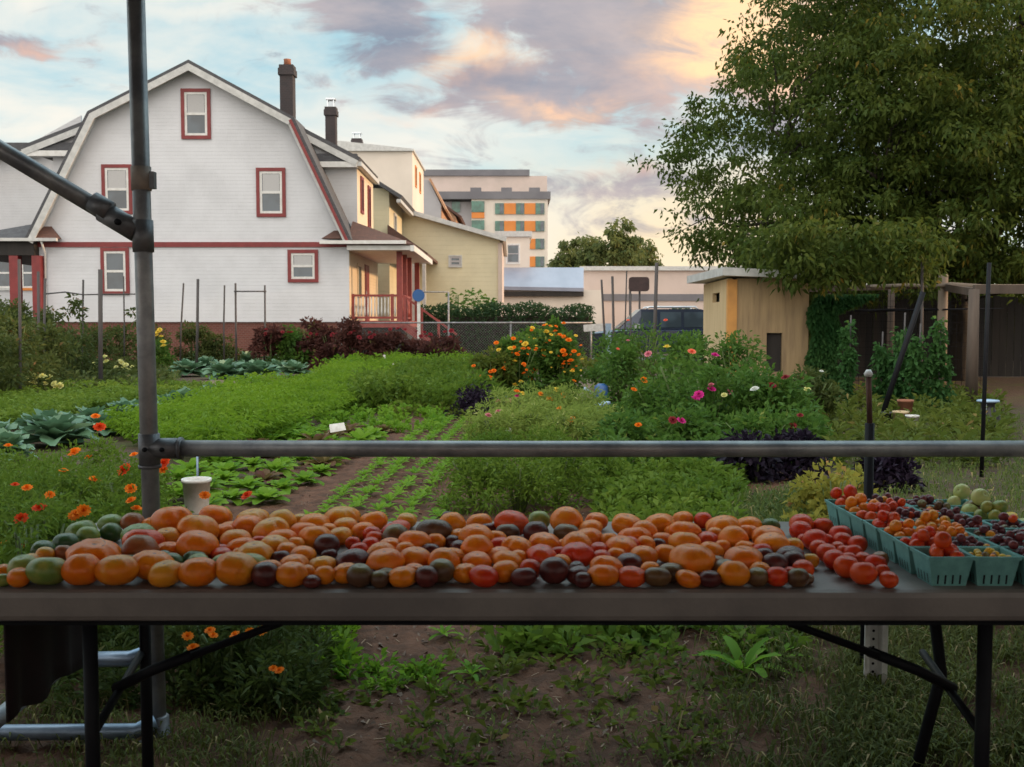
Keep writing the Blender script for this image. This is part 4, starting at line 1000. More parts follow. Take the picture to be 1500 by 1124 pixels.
# dill / cosmos-like pale feathery block in the middle
for i, (px, y, h_, w_) in enumerate(((700, 7.1, .40, .34), (760, 6.9, .40, .34), (820, 7.2, .42, .34), (870, 7.8, .34, .3), (725, 8.2, .40, .3), (795, 8.4, .40, .3))):
    x = P(px, 500, y).x
    flower_plant('bushy_herb', 'bushy feathery green herb, %s one of the clump behind the middle tomatoes' % ('nearest' if i == 1 else ORD[i] if i else 'first'), (x, y, 0), h_, w_, 'herb', 2600, .045, .014, [], 'plant', 'feathery herbs in the middle bed', 22, 9, spread=.42)
wf = [(768, 640, 'f_white'), (745, 632, 'f_white'), (722, 645, 'f_white'), (715, 610, 'f_pink'), (730, 604, 'f_pink'), (730, 590, 'f_pink'), (850, 622, 'f_pale'), (832, 622, 'f_pale'), (838, 615, 'f_pale'), (820, 600, 'f_orange'), (838, 616, 'f_orange'), (775, 585, 'f_orange'), (757, 575, 'f_orange'), (792, 578, 'f_orange'), (805, 586, 'f_orange'), (825, 580, 'f_orange'), (745, 588, 'f_pink'), (757, 581, 'f_magenta'), (815, 572, 'f_yellow'), (765, 577, 'f_yellow')]
for i, (px, y, h_) in enumerate(((730, 10.5, .38), (775, 10.8, .42), (820, 10.6, .40), (865, 11.2, .36), (750, 12.4, .48), (800, 12.6, .50), (840, 12.8, .44))):
    x = P(px, 500, y).x; fl = [(P(a, b, y-.15), .05, c_) for (a, b, c_) in wf if abs(a-px) < 24 and ((b > 595) == (i < 4))]
    flower_plant('meadow_flower_plant', 'pale feathery flowering plant%s, %s of the clump just above the rail' % (' with small blooms' if fl else '', ORD[i] if i else 'first'), (x, y, 0), h_, .38, 'dill', 2400, .075, .015, fl, 'plant', 'pale feathery flowers above the rail', 20, 12, spread=.4, topw=1.2)
# tall orange-flowered bushes
tf = [(800, 487), (820, 492), (833, 500), (770, 505), (757, 520), (773, 515), (841, 516), (825, 515), (836, 530), (803, 530), (752, 497), (748, 512), (838, 545), (783, 544), (777, 556), (763, 560), (797, 545), (706, 552), (710, 575), (840, 560), (755, 565)]
for i, (px, y, h_, w_) in enumerate(((795, 17.5, 1.27, .60), (760, 16.8, 1.05, .5), (826, 17.0, 1.10, .40), (718, 16.5, .80, .42))):
    x = P(px, 500, y).x; fl = [(P(a, b, y-.35), .065, 'f_orange' if (a+b) % 3 else 'f_yellow') for (a, b) in tf if min(range(4), key=lambda q: abs(a-(790, 755, 825, 715)[q])) == i]
    fl += [((P(px+random.uniform(-1, 1)*w_*70, 500, y).x, y-w_*random.uniform(.5, .9), h_*random.uniform(.45, 1.02)), random.choice((.03, .042, .054)), random.choice(('f_orange', 'f_yellow', 'f_orange'))) for _ in range((34, 22, 22, 8)[i])]
    flower_plant('sunflower_bush', ['tallest bush covered in orange and yellow daisy flowers, in mid garden', 'shorter orange-flowered bush in front of the tallest one', 'orange-flowered bush on the shed side of the tallest one', 'low bush with yellowing leaves at the edge of the flower clump'][i],
                 (x, y, 0), h_, w_, 'weed' if i == 3 else 'dahlia', 2600, .10, .045, fl, 'bush', 'orange-flowered bushes', 26, 10, spread=.33)
# dahlias and zinnias toward the shed
DH = [(1018, 586, 'f_magenta', .075), (1042, 572, 'f_magenta', .06), (1024, 580, 'f_magenta', .06), (997, 618, 'f_magenta', .05), (1013, 517, 'f_coral', .07), (1047, 522, 'f_magenta', .06), (1106, 572, 'f_white', .05), (1182, 572, 'f_pale', .05), (1061, 580, 'f_pale', .045), (1130, 567, 'f_darkred', .06), (1151, 555, 'f_darkred', .06), (1068, 575, 'f_pink', .045), (985, 617, 'f_darkred', .05), (943, 558, 'f_orange', .05), (928, 572, 'f_orange', .05), (935, 624, 'f_orange', .045), (950, 520, 'f_pink', .06), (977, 510, 'f_yellow', .05), (1042, 565, 'f_pink', .04), (1172, 610, 'f_darkred', .05), (1160, 625, 'f_darkred', .05), (1203, 545, 'f_white', .04), (920, 500, 'f_pink', .05), (905, 512, 'f_coral', .04), (975, 470, 'f_coral', .05), (920, 470, 'f_coral', .05)]
plants = [(905, 15.5, .95, .45), (945, 17.5, 1.30, .55), (900, 20.0, 1.15, .5), (960, 12.2, .66, .42), (1000, 11.6, .95, .48), (1040, 11.0, .82, .46), (1090, 11.2, .82, .46), (1140, 11.4, .76, .44), (1010, 14.5, 1.22, .58), (1075, 14.2, 1.08, .55), (1185, 12.0, .72, .42), (1110, 9.6, .42, .42), (1165, 9.8, .40, .4), (1010, 9.8, .40, .42), (930, 10.2, .32, .42)]
asg = {i: [] for i in range(len(plants))}
for f_ in DH:
    best = min(range(len(plants)), key=lambda i: abs(P(f_[0], f_[1], plants[i][1]).x-P(plants[i][0], 500, plants[i][1]).x)+1.5*abs(P(f_[0], f_[1], plants[i][1]).z-plants[i][2]*.95))
    asg[best].append(f_)
nm = {'f_magenta': 'magenta', 'f_coral': 'coral', 'f_white': 'white', 'f_pale': 'cream', 'f_darkred': 'dark red', 'f_pink': 'pink', 'f_orange': 'orange', 'f_yellow': 'yellow'}
where = ['beside the tall stakes', 'in front of the dark blue car', 'tall and loose before the fence end', 'low beside the pale feathery flowers', 'tall in the middle of the dahlia bed', 'just above the rail in mid bed', 'next toward the shed, above the rail', 'shed side of the dahlia bed', 'tall near the shed corner', 'in front of the shed corner', 'reddish one nearest the pergola', 'small one hanging at the rail', 'small one on the purple-plant side of the rail', 'small one below the tall dahlias', 'smallest at the centre of the rail']
for i, (px, y, h_, w_) in enumerate(plants):
    x = P(px, 500, y).x; fl = [(P(f_[0], f_[1], y-w_*.75), f_[3], f_[2]) for f_ in asg[i]]
    cs = sorted({nm[f_[2]] for f_ in asg[i]})
    flower_plant('dahlia_plant', ('dahlia bush with %s flowers, ' % ' and '.join(cs[:2]) if cs else 'leafy dahlia bush, ')+where[i], (x, y, 0), h_, w_, 'vine' if i == 10 else 'dahlia', 1900, .085, .036, fl, 'bush', 'dahlia bushes between the beds and the shed', 22, 9, spread=.4)
# dark purple low plants, yellowing weeds
for i, (px, y, h_, w_) in enumerate(((1105, 8.2, .34, .3), (1160, 8.5, .36, .3), (1300, 8.0, .3, .2), (700, 14.0, .35, .35))):
    flower_plant('dark_basil_plant', ['dark purple bushy plant behind the red tomatoes', 'dark purple bushy plant nearer the black stake', 'small dark plant on the pergola side of the black stake', 'dark low plant at the foot of the orange-flowered bushes'][i], (P(px, 500, y).x, y, 0), h_, w_, 'dark_purple', 1500, .07, .035, [], 'plant', None, 18, 6, spread=.45)
for i, (px, y, h_, w_) in enumerate(((1195, 6.3, .32, .16), (1225, 6.1, .42, .18), (1250, 6.6, .36, .14), (1180, 5.9, .2, .14))):
    flower_plant('yellow_weed', 'yellowing leafy weed, %s from the black stake behind the red tomatoes' % ('fourth', 'second', 'nearest', 'third')[(0, 1, 2, 3)[i] if False else (1 if i == 1 else 2 if i == 2 else 3 if i == 0 else 0)], (P(px, 500, y).x, y, 0), h_, w_, 'yellow_weed', 420, .055, .028, [], 'plant', 'yellowing weeds by the black stake', 16, 7, spread=.4)
# pale yellow chrysanthemums
for i, (px, py, fl_) in enumerate(((62, 588, ((35, 557), (52, 551), (62, 552), (70, 556), (48, 563), (66, 563), (80, 563), (90, 567), (46, 569), (78, 573), (84, 568), (55, 555), (72, 553), (88, 564))),
                                   (150, 560, ((153, 524), (138, 534), (133, 544), (156, 531), (140, 540))), (190, 556, ((178, 532), (184, 536), (188, 543), (176, 530), (194, 538), (170, 539), (181, 540))))):
    p = G(px, py); flower_plant('chrysanthemum', ['rounded plant thick with pale yellow flowers beside the dark stakes', 'pale yellow flowering plant at the stake with the crossbar string', 'pale yellow flowering plant nearest the pipe post'][i], (p.x, p.y, 0), .45, .38, 'vine', 900, .09, .035,
                                [(P(a, b, p.y-.25), .085, 'f_pale') for a, b in fl_], 'plant', 'pale yellow flowering plants', 14, 6)
p = G(235, 548); flower_plant('goldenrod_plant', 'yellow-flowered leafy plant just behind the pipe post', (p.x, p.y, 0), .9, .4, 'dahlia', 1100, .12, .04, [(P(a, b, p.y-.2), .10, 'f_yellow') for a, b in ((232, 488), (236, 494), (239, 502), (234, 484), (228, 492), (240, 508))], 'plant')
# purple-red amaranth bushes along the fence
for i, px in enumerate((395, 425, 455, 485, 515, 545, 575, 605, 632, 655)):
    y = 29.2+random.uniform(-.6, .6); h_ = random.uniform(1.0, 1.4) if px < 600 else random.uniform(.7, .9)
    flower_plant('amaranth_bush', 'purple-red leafy bush, %s along the row before the red porch' % (ORD[i] if i else 'first'), (P(px, 500, y).x, y, 0), h_, .5, 'purple' if i not in (1,) else 'dahlia', 1500, .15, .065,
                 [(P(px+random.uniform(-12, 12), 482+random.uniform(0, 14), y-.4), .09, 'f_darkred') for _ in range(3)], 'bush', 'purple-red bushes along the fence', 18, 6, spread=.42)
# tomato vines on stakes at the far side
for i, (px, y, h_) in enumerate(((-20, 15.5, 1.35), (20, 17, 1.5), (60, 19, 1.35), (100, 22, 1.2), (20, 22, 1.7), (130, 26, 1.25), (175, 27.5, 1.2), (-10, 26, 1.9), (60, 28, 1.7), (222, 28.5, 1.15), (285, 29.5, 1.3), (320, 30, .9), (430, 31, 1.1))):
    flower_plant('vine_plant', 'tall weedy green vine, %s toward the house among the dark stakes' % (ORD[i] if i else 'first'), (P(px, 500, y).x, y, 0), h_, .62, 'vine', 2000, .12, .04, [], 'plant', 'weedy vines among the stakes', 26, 9, spread=.34)
e = empty('climbing_vine', (P(115, 500, 24).x, 24, 0), 'thin climbing vine with a leafy tip, clinging to the crossbar string', 'plant')
lf = LF()
for (px, py) in ((106, 437), (112, 445), (118, 455), (110, 450), (80, 462), (98, 458), (192, 458), (196, 470), (120, 470), (84, 470)):
    c_ = P(px, py, 24); p_, d_ = clump_pts(c_, (.1, .1, .12), 26, .2); lf.add(p_, d_, .13, .06, None, .3)
lf.build('foliage', L_['vine'], e); MB().tube([(P(118, 500, 24).x, 24, 0), P(118, 475, 24), P(116, 452, 24), P(107, 438, 24)], .012, 5).build('stem', MT['stem'], e)

# ---------------------------------------------------------------- hedge and trees behind
def hedge(name, label, x0, x1, y, d, h, n, mat='hedge', L=.12):
    e = empty(name, ((x0+x1)/2, y, 0), label, 'hedge')
    lf = LF(); n_ = n
    p = np.stack([x0+(x1-x0)*rng.random(n_), y-d/2+d*rng.random(n_), h*rng.random(n_)**.8], 1)
    p[:, 2] += .12*np.sin(p[:, 0]*3.1)*np.sin(p[:, 0]*1.3); p[:, 2] = np.maximum(p[:, 2], .03)
    lf.add(p, rnd_dirs(n_, .4), L*(.6+.8*rng.random(n_)), L*.5, None, .2); lf.build('foliage', L_[mat], e)
    MB().box(x0+.05, x1-.05, y-d*.25, y+d*.25, 0, h*.8).build('inner_branches', MT['bark'], e)
    return e
hedge('hedge', 'clipped dark green hedge behind the chain link fence', P(615, 500, 34).x, P(868, 500, 34).x, 34.0, .9, P(700, 447, 34).z, 15000)
hedge('hedge', 'dark hedge behind the parked cars beside the shed', P(975, 500, 46).x, P(1200, 500, 46).x, 46, 1.2, P(1000, 455, 46).z, 8000, L=.2)
for i, (px, py0, sp_) in enumerate(((672, 415, .45), (700, 424, .5), (722, 432, .35))):
    e = empty('broad_leaf_shrub', (P(px, 500, 35.2).x, 35.2, 0), 'tall broad-leaved plant rising above the hedge, %s from the cream house window' % ('nearest', 'second', 'third')[i], 'shrub', 'broad-leaved plants above the hedge')
    lf = LF(); zt_ = P(px, py0, 35.2).z
    for s_ in range(7):
        a_ = random.random()*6.28; n_ = 26; t = np.linspace(.2, 1, n_)
        bx = P(px, 500, 35.2).x; x_ = bx+math.cos(a_)*sp_*t*t; z_ = zt_*(t*1.1-.1*t*t)*random.uniform(.75, 1)
        lf.add(np.stack([x_, 35.2+math.sin(a_)*sp_*t*t, z_], 1), np.stack([rng.normal(size=n_), rng.normal(size=n_), .4+0*t], 1), .26, .09, None, .35)
    lf.build('foliage', L_['dahlia'], e); stems(e, (P(px, 500, 35.2).x, 35.2, 0), zt_, sp_*.6, 6, .02)

def tree(name, label, base, trunk_r, limbs, crown, nclump, nleaf, L, W, mat, group=None, clump_r=.6, holes=0, weight=None, low=None):
    """crown: function(i)-> point where a leafy twig end sits"""
    e = empty(name, base, label, 'tree', group); base = Vector(base)
    m = MB(); ends = []
    for (pts, r0, r1) in limbs:
        n = len(pts); m.tube([base+Vector(p) for p in pts], [(r0+(r1-r0)*i/(n-1))*.72 for i in range(n)], 9)
    lf = LF(); tw = m; nodes = [base+Vector(p).lerp(Vector(q), f_) for (pts, _, _) in limbs for p, q in zip(pts[1:], pts[2:]) for f_ in (0, .25, .5, .75, 1)] or [base+Vector(pts[-1]) for (pts, _, _) in limbs]
    used = {}
    for k in range(nclump):
        c_ = crown(k)
        if c_ is None: continue
        c_ = Vector(c_); near = min(nodes, key=lambda q: (q-c_).length)
        ni = nodes.index(near); used[ni] = used.get(ni, 0)+1
        if used[ni] <= 3 and (near-c_).length < 5*trunk_r+.4:
            mid = near.lerp(c_, .5)+Vector((random.uniform(-.3, .3), random.uniform(-.3, .3), random.uniform(0, .3)))
            tw.tube([near, mid, c_], [trunk_r*.10, trunk_r*.06, .008], 4, False)
        s_ = clump_r*random.uniform(.5, 1.3); n_ = int(nleaf*random.uniform(.6, 1.4))
        p, d = clump_pts(c_, (s_, s_, s_*.55), n_, .1); p[:, 2] -= .15*s_*rng.random(n_)
        tint = np.clip(.55*rng.random(n_)+.45*random.random(), 0, 1)
        D = d*.5+rnd_dirs(n_)*.7; D[:, 2] -= .35
        lf.add(p, D, L*(.6+.7*rng.random(n_)), W*(.7+.5*rng.random(n_)), tint, .25)
    tw.build('trunk', MT['bark'], e); lf.build('crown', L_[mat], e)
    return e
TB = Vector((P(1400, 500, 23.5).x, 23.5, 0))
def big_crown(k):
    while True:
        # heights 2..13, cone-like dome
        z_ = random.uniform(1.9, 13.0)
        Rm = 6.35*math.sqrt(max(0, 1-((z_-3.6)/7.9)**2)) if z_ > 3.6 else 6.35-(3.6-z_)*.5
        Rm = max(Rm, 3.6 if z_ < 11.5 else 0)
        a_ = random.random()*6.283; Rm *= 1+.05*math.sin(3*a_+z_)+.05*math.sin(7*a_+2.1*z_)+.04*math.sin(z_*4.1)
        r_ = Rm*math.sqrt(random.uniform(.10, 1.0)) if k % 4 else Rm*random.uniform(.25, .95)
        if k % 4 == 0: a_ = -math.pi/2+random.uniform(-1.5, 1.2); z_ = min(z_, random.uniform(2.4, 7.5))
        x_, y_ = TB.x+math.cos(a_)*r_, TB.y+math.sin(a_)*r_*.85
        if k < 60: x_, y_, z_ = random.uniform(4.3, 7.2), random.uniform(17.3, 18.1), random.uniform(2.05, 3.0)
        elif y_ < 17.0 and z_ < 2.6: continue
        px_ = 750+1500*x_/y_; py_ = 475-1500*(z_-CAMH)/y_
        if px_ > 1640: 
            if random.random() < .6: continue
        if z_ < 2.6 and random.random() < .35 and px_ > 1250: continue
        # openings where sky shows through low on the pergola side
        hole = False
        for (hx, hz, hr) in ((9.9, 3.6, .4), (12.1, 3.7, .5), (11.3, 3.1, .4)):
            if (x_-hx*y_/23.5)**2+(z_-(CAMH+(hz-CAMH)*y_/23.5))**2 < (hr*y_/23.5)**2 and random.random() < .9: hole = True
        if hole: continue
        return (x_, y_, z_)
limbs = [([(0, 0, 0), (.1, 0, 1.2), (0, .1, 2.4)], .34, .26), ([(0, .1, 2.3), (-1.4, -.4, 3.8), (-3.2, -1, 4.9), (-4.6, -1.3, 5.4)], .2, .05), ([(0, .1, 2.3), (-.6, .8, 4.6), (-1.8, 1.6, 7.2), (-2.6, 2, 9.6)], .22, .05),
         ([(0, .1, 2.3), (.5, -.4, 4.8), (.9, -.8, 7.8), (.8, -1, 11)], .24, .05), ([(0, .1, 2.3), (1.6, .2, 4.2), (3.6, .6, 6.2), (5.2, .6, 7.4)], .2, .05), ([(0, .1, 2.2), (-1.2, -1.0, 3.4), (-2.4, -2.0, 4.2), (-3, -2.8, 4.3)], .16, .04),
         ([(0, .1, 2.3), (-2.2, .6, 3.4), (-3.9, 1.0, 3.7), (-4.9, 1, 3.6)], .15, .03), ([(0, .1, 2.3), (.8, 1.8, 4), (1.6, 3.8, 5.4)], .16, .04)]
tree('spreading_tree', 'large spreading tree with a dense dark green crown overhanging the shed and pergola', TB, .34, limbs, big_crown, 3700, 62, .135, .065, 'tree', clump_r=.50)
# trees further behind, closing the view under the crown
for i, (px, Y, h_, r_, lab) in enumerate(((1230, 40, 4.6, 2.4, 'dark tree behind the shed roof'), (1330, 37, 4.2, 2.4, 'dark tree behind the middle of the pergola'), (1480, 35, 4.4, 2.6, 'dark tree behind the far end of the pergola'), (1120, 44, 4.4, 2.2, 'low dark tree between the shed and the warehouse'))):
    b_ = Vector((P(px, 500, Y).x, Y, 0))
    def crown(k, b_=b_, h_=h_, r_=r_):
        d = rnd_dirs(1)[0]; q = random.random()**.4; return (b_.x+d[0]*r_*q, b_.y+d[1]*r_*.7*q, h_*.52+d[2]*h_*.5*q)
    tree('garden_tree', lab, b_, .14, [([(0, 0, 0), (0, 0, h_*.45)], .14, .1), ([(0, 0, h_*.4), (.7, 0, h_*.7)], .08, .03), ([(0, 0, h_*.4), (-.7, .2, h_*.75)], .08, .03)], crown, 150, 60, .24, .12, 'tree', 'trees behind the pergola', clump_r=.6)
for i, (px, Y, top, wpx, lab) in enumerate(((838, 118, 338, 26, 'green rounded tree beside the apartment block'), (868, 112, 336, 22, 'darker slim tree between two distant ones'), (905, 105, 316, 34, 'tallest distant tree with yellowish leaves above the warehouse'), (945, 125, 350, 22, 'small distant tree next to the big tree'))):
    b_ = Vector((P(px, 500, Y).x, Y, 0)); zt_ = P(px, top, Y).z; r_ = wpx/1500*Y
    def crown(k, b_=b_, zt_=zt_, r_=r_):
        d = rnd_dirs(1)[0]; q = random.random()**.45; return (b_.x+d[0]*r_*q, b_.y+d[1]*r_*q, zt_*.66+d[2]*zt_*.36*q*(1.0 if d[2] < 0 else random.uniform(.6, 1)))
    tree('distant_tree', lab, b_, .25, [([(0, 0, 0), (0, 0, zt_*.5)], .25, .15), ([(0, 0, zt_*.45), (.8, 0, zt_*.8)], .14, .05), ([(0, 0, zt_*.45), (-.8, 0, zt_*.85)], .14, .05)], crown, 90, 55, .5, .25, 'tree_far', 'distant trees above the warehouse', clump_r=.9)

for i, (X, Y, h_) in enumerate(((13.5, 1.5, 7.5), (14.5, 7.5, 8.0), (15.5, 13.0, 7.5))):  # unseen trees added to keep the low sun off the table
    b_ = Vector((X, Y, 0))
    def crown(k, b_=b_, h_=h_):
        d = rnd_dirs(1)[0]; q = random.random()**.4; return (b_.x+d[0]*2.6*q, b_.y+d[1]*3.6*q, h_*.5+d[2]*h_*.48*q)
    tree('sun_block_tree', 'unseen dense tree added to block the low sun, %s from the stand' % ORD[i], b_, .2, [([(0, 0, 0), (0, 0, h_*.45)], .2, .14), ([(0, 0, h_*.4), (.9, 0, h_*.75)], .1, .03), ([(0, 0, h_*.4), (-.7, .6, h_*.8)], .1, .03)], crown, 260, 60, .3, .16, 'tree', 'added sun-blocking trees', clump_r=.8)

# ================================================================== shed and pergola
SH = 18.6
e = empty('garden_shed', (P(1120, 500, SH).x, SH, 0), 'cream wooden shed with a flat pale roof, orange corner board and a small square opening', 'shed')
s0, s1 = P(1066, 500, SH).x, P(1184, 500, SH).x; zt_ = P(1066, 408, SH).z; YB_ = 21.4
sl = P(1030, 500, YB_).x
m = MB(); ob = .42; oz = P(1045, 436, 19.8).z
# side wall (receding) with the opening, built round it
def sidew(y0, y1, z0, z1, dx=0):
    f_ = lambda y: s0+(sl-s0)*(y-SH)/(YB_-SH)
    return m.add([(f_(y0)+dx, y0, z0), (f_(y1)+dx, y1, z0), (f_(y1)+dx, y1, z1), (f_(y0)+dx, y0, z1), (f_(y0)+dx+.08, y0, z0), (f_(y1)+dx+.08, y1, z0), (f_(y1)+dx+.08, y1, z1), (f_(y0)+dx+.08, y0, z1)],
                 [(3, 2, 1, 0), (4, 5, 6, 7), (0, 1, 5, 4), (1, 2, 6, 5), (2, 3, 7, 6), (3, 0, 4, 7)])
ya, yb = 19.5, 20.3
sidew(SH, ya, 0, zt_); sidew(yb, YB_, 0, zt_); sidew(ya, yb, 0, oz-.09); sidew(ya, yb, oz+.09, zt_)
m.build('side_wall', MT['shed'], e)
m = MB(); sidew(ya, yb, oz-.09, oz+.09, .12); m.build('dark_opening', MT['wood_dark'], e)
dx0, dx1 = P(1123, 500, SH).x, P(1146, 500, SH).x; dz0, dz1 = P(1130, 545, SH).z, P(1130, 488, SH).z
m = MB().box(s0+.16, dx0, SH, SH+.08, 0, zt_).box(dx1, s1, SH, SH+.08, 0, zt_).box(dx0, dx1, SH, SH+.08, dz1, zt_).box(dx0, dx1, SH, SH+.08, 0, dz0)
m.build('front_wall', MT['shed_shaded'], e)
MB().box(dx0-.02, dx1+.02, SH+.09, SH+.12, dz0, dz1).build('hatch', MT['wood_dark'], e)
MB().box(s0-.015, s0+.155, SH-.03, SH+.1, 0, zt_-.02).build('corner_board', MT['orange_wood'], e)
MB().box(s1-.08, s1, SH+.08, YB_, 0, zt_).build('side_wall', MT['shed_shaded'], e); MB().box(sl+.1, s1, YB_, YB_+.08, 0, zt_).build('back_wall', MT['shed_shaded'], e)
rz0 = P(1066, 392, SH-.2).z
m = MB(); m.add([(s0-.16, SH-.3, zt_+.04), (s1+.06, SH-.3, zt_-.02), (s1+.06, YB_+.3, zt_+.00), (sl-.30, YB_+.3, zt_+.03), (s0-.16, SH-.3, rz0), (s1+.06, SH-.3, rz0-.08), (s1+.06, YB_+.3, rz0-.04), (sl-.30, YB_+.3, rz0)],
                [(3, 2, 1, 0), (4, 5, 6, 7), (0, 1, 5, 4), (1, 2, 6, 5), (2, 3, 7, 6), (3, 0, 4, 7)]); m.build('roof', MT['fascia'], e)
# pergola with bean vines
e = empty('pergola', (P(1340, 500, 16.5).x, 16.5, 0), 'rustic wooden pergola with rough posts and a pale beam under the big tree', 'pergola')
def post(px, py0, Y, w_, mat='wood', lean=0):
    a = P(px, py0, Y); MB().tube([(a.x+lean, Y, 0), (a.x+lean*.4, Y, a.z*.5), (a.x, Y, a.z)], [w_/2, w_/2*.95, w_/2*.85], 8).build('post', MT[mat], e)
post(1306, 424, 19, .15); post(1382, 402, 18.2, .20, 'wood_pale'); post(1427, 424, 16.2, .20);
post(1216, 425, 19.5, .10)
m = MB(); pl = [P(x_, y_, Y_) for x_, y_, Y_ in ((1275, 421, 18.8), (1335, 419, 18.6), (1362, 421, 18.4), (1392, 418, 18), (1440, 421, 17.6), (1540, 420, 17))]; m.tube(pl, [.05, .05, .04, .055, .05, .04], 7); m.build('beam', MT['wood_pale'], e)
m = MB(); m.beam(P(1185, 424, 19.6), P(1330, 420, 19), .06, .10); m.beam(P(1427, 424, 16.2), P(1560, 424, 16.4), .08, .14); m.beam(P(1427, 428, 16.3), P(1385, 421, 18.2), .08, .12); m.build('cross_beam', MT['wood'], e)
m = MB()
for k in range(6): m.tube([P(1235+8*k, 455+(k % 2)*2, 19.2), P(1330+28*k, 452, 18.8-.3*k)], .008, 4)
m.build('wire', MT['black_steel'], e)
m = MB(); nx0, nx1 = P(1232, 500, 18.5).x, P(1445, 500, 18.5).x; nz = P(1300, 424, 18.5).z
k = 0
while nx0+.11*k < nx1: m.beam((nx0+.11*k, 18.5, 0), (nx0+.11*k+random.uniform(-.04, .04), 18.5, nz+.05*math.sin(k*.7)), .006, .006); k += 1
for k in range(17): m.beam((nx0, 18.49, .12*k+.03), (nx1, 18.49, .12*k+.03+random.uniform(-.05, .05)), .006, .006)
m.build('netting', MT['black_steel'], e)
# dark board fence behind the pergola
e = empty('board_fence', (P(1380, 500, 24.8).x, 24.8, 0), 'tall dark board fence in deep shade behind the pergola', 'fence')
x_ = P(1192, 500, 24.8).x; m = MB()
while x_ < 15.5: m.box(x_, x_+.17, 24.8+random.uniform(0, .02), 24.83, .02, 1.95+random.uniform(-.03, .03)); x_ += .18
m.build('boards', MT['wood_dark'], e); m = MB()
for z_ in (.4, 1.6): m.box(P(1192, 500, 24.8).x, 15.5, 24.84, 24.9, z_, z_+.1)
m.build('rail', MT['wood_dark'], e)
# vine curtain and bean cones
e = empty('vine_curtain', (P(1218, 500, 18.4).x, 18.4, 0), 'dense blue-green vine hanging like a curtain beside the shed', 'vine')
lf = LF(); n_ = 9000; z0_, z1_ = .0, P(1218, 430, 18.4).z
t = rng.random(n_); w0 = P(1188, 500, 18.4).x; w1 = P(1228, 500, 18.4).x; wide = np.where(t > .82, (t-.82)/.18*.65, 0)
x_ = w0+(w1-w0+wide)*rng.random(n_); p = np.stack([x_+.05*np.sin(t*14), 18.4+.22*(rng.random(n_)-.5), z0_+(z1_-z0_)*t], 1)
lf.add(p, np.stack([rng.normal(size=n_)*.5, rng.normal(size=n_)*.5-.4, np.full(n_, -.5)], 1), .09, .055, np.clip(rng.random(n_)*.7+.15*np.sin(x_*22), 0, 1), .3); lf.build('foliage', L_['bean'], e)
stems(e, (P(1210, 500, 18.4).x, 18.4, 0), z1_, .2, 6, .012)
for i, (px, py0, Y, w_) in enumerate(((1244, 462, 15.8, .17), (1291, 486, 15.4, .2), (1323, 458, 15.0, .17), (1346, 474, 14.8, .17), (1376, 468, 14.8, .17), (1308, 505, 15.6, .14))):
    e = empty('climbing_bean_plant', (P(px, 500, Y).x, Y, 0), 'ragged climbing bean vine on a pole, %s from the shed under the pergola' % (('nearest', 'second', 'fourth', 'fifth', 'farthest', 'third')[i]), 'plant', 'climbing beans on poles')
    zt_ = P(px, py0, Y).z; lf = LF(); bx0 = P(px, 500, Y).x
    for q in range(7):
        n_ = 260; t = rng.random(n_)*random.uniform(.55, 1.0); ph = random.random()*6; lean = random.uniform(-.5, .5)*w_
        rr = .035+.05*rng.random(n_); a_ = rng.random(n_)*6.283
        x_ = bx0+lean*(1-t)*2+.04*np.sin(t*9+ph)+np.cos(a_)*rr; y_ = Y+random.uniform(-.5, .5)*w_*(1-t)+np.sin(a_)*rr
        keep = rng.random(n_) < .55+.45*np.sin(t*21+ph)
        p = np.stack([x_, y_, zt_*t+.02], 1)[keep]; lf.add(p, rnd_dirs(len(p), -.2), .085, .055, np.clip(rng.random(len(p))*.6+.5*t[keep]**3, 0, 1), .3)
    lf.build('foliage', L_['bean'], e)
    MB().tube([(P(px, 500, Y).x, Y, 0), (P(px, 500, Y).x+.02, Y, zt_)], .012, 6).build('pole', MT['stake'], e)
# pots and odds under the pergola
def pot(name, label, px, py, Y, r_, h_, mat, handle=False, base=0.0):
    c_ = P(px, py, Y); e = empty(name, (c_.x, Y, base), label, 'pot' if name.endswith('pot') else 'bucket')
    MB().lathe([(r_*.78, base), (r_*.8, base+.01), (r_*.97, base+h_*.9), (r_*1.05, base+h_*.9), (r_*1.05, base+h_), (r_*.93, base+h_), (r_*.9, base+h_*.9), (r_*.7, base+.03)], (c_.x, Y, 0), 20).build('body', MT[mat], e)
    if handle: MB().tube([(c_.x+r_*math.cos(t_), Y-.02, base+h_*.92+r_*.9*math.sin(t_)*handle) for t_ in np.linspace(0, math.pi, 9)], .004, 5).build('handle', MT['chrome'], e)
    return e
pot('bucket', 'small white bucket among the lettuces with a thin rod behind it', 288, 720, 6.4, .088, .22, 'white_plastic', False, .10)
pot('garden_pot', 'black pot on the pergola floor, leftmost of the small pots', 1300, 620, 12.2, .07, .24, 'pot_black')
pot('garden_pot', 'cream plastic pot between the two dark ones under the beans', 1319, 620, 12.0, .09, .27, 'cream_plastic')
pot('garden_pot', 'dull white pot beside the cream pot under the beans', 1336, 624, 11.8, .075, .24, 'white_plastic')
pot('garden_pot', 'terracotta pot behind the cream pot under the beans', 1326, 600, 13.4, .10, .30, 'terracotta')
e = empty('milk_can', (P(1447, 600, 12.0).x, 12.0, 0), 'metal can with a pale flared lid, standing in the shade by the far pergola post', 'can')
c_ = P(1447, 600, 12.0); zt_ = P(1447, 586, 12).z
MB().lathe([(.12, .02), (.14, .05), (.14, zt_*.55), (.08, zt_*.72), (.075, zt_*.88), (.10, zt_*.93)], (c_.x, 12.0, 0), 18).build('body', MT['pot_black'], e)
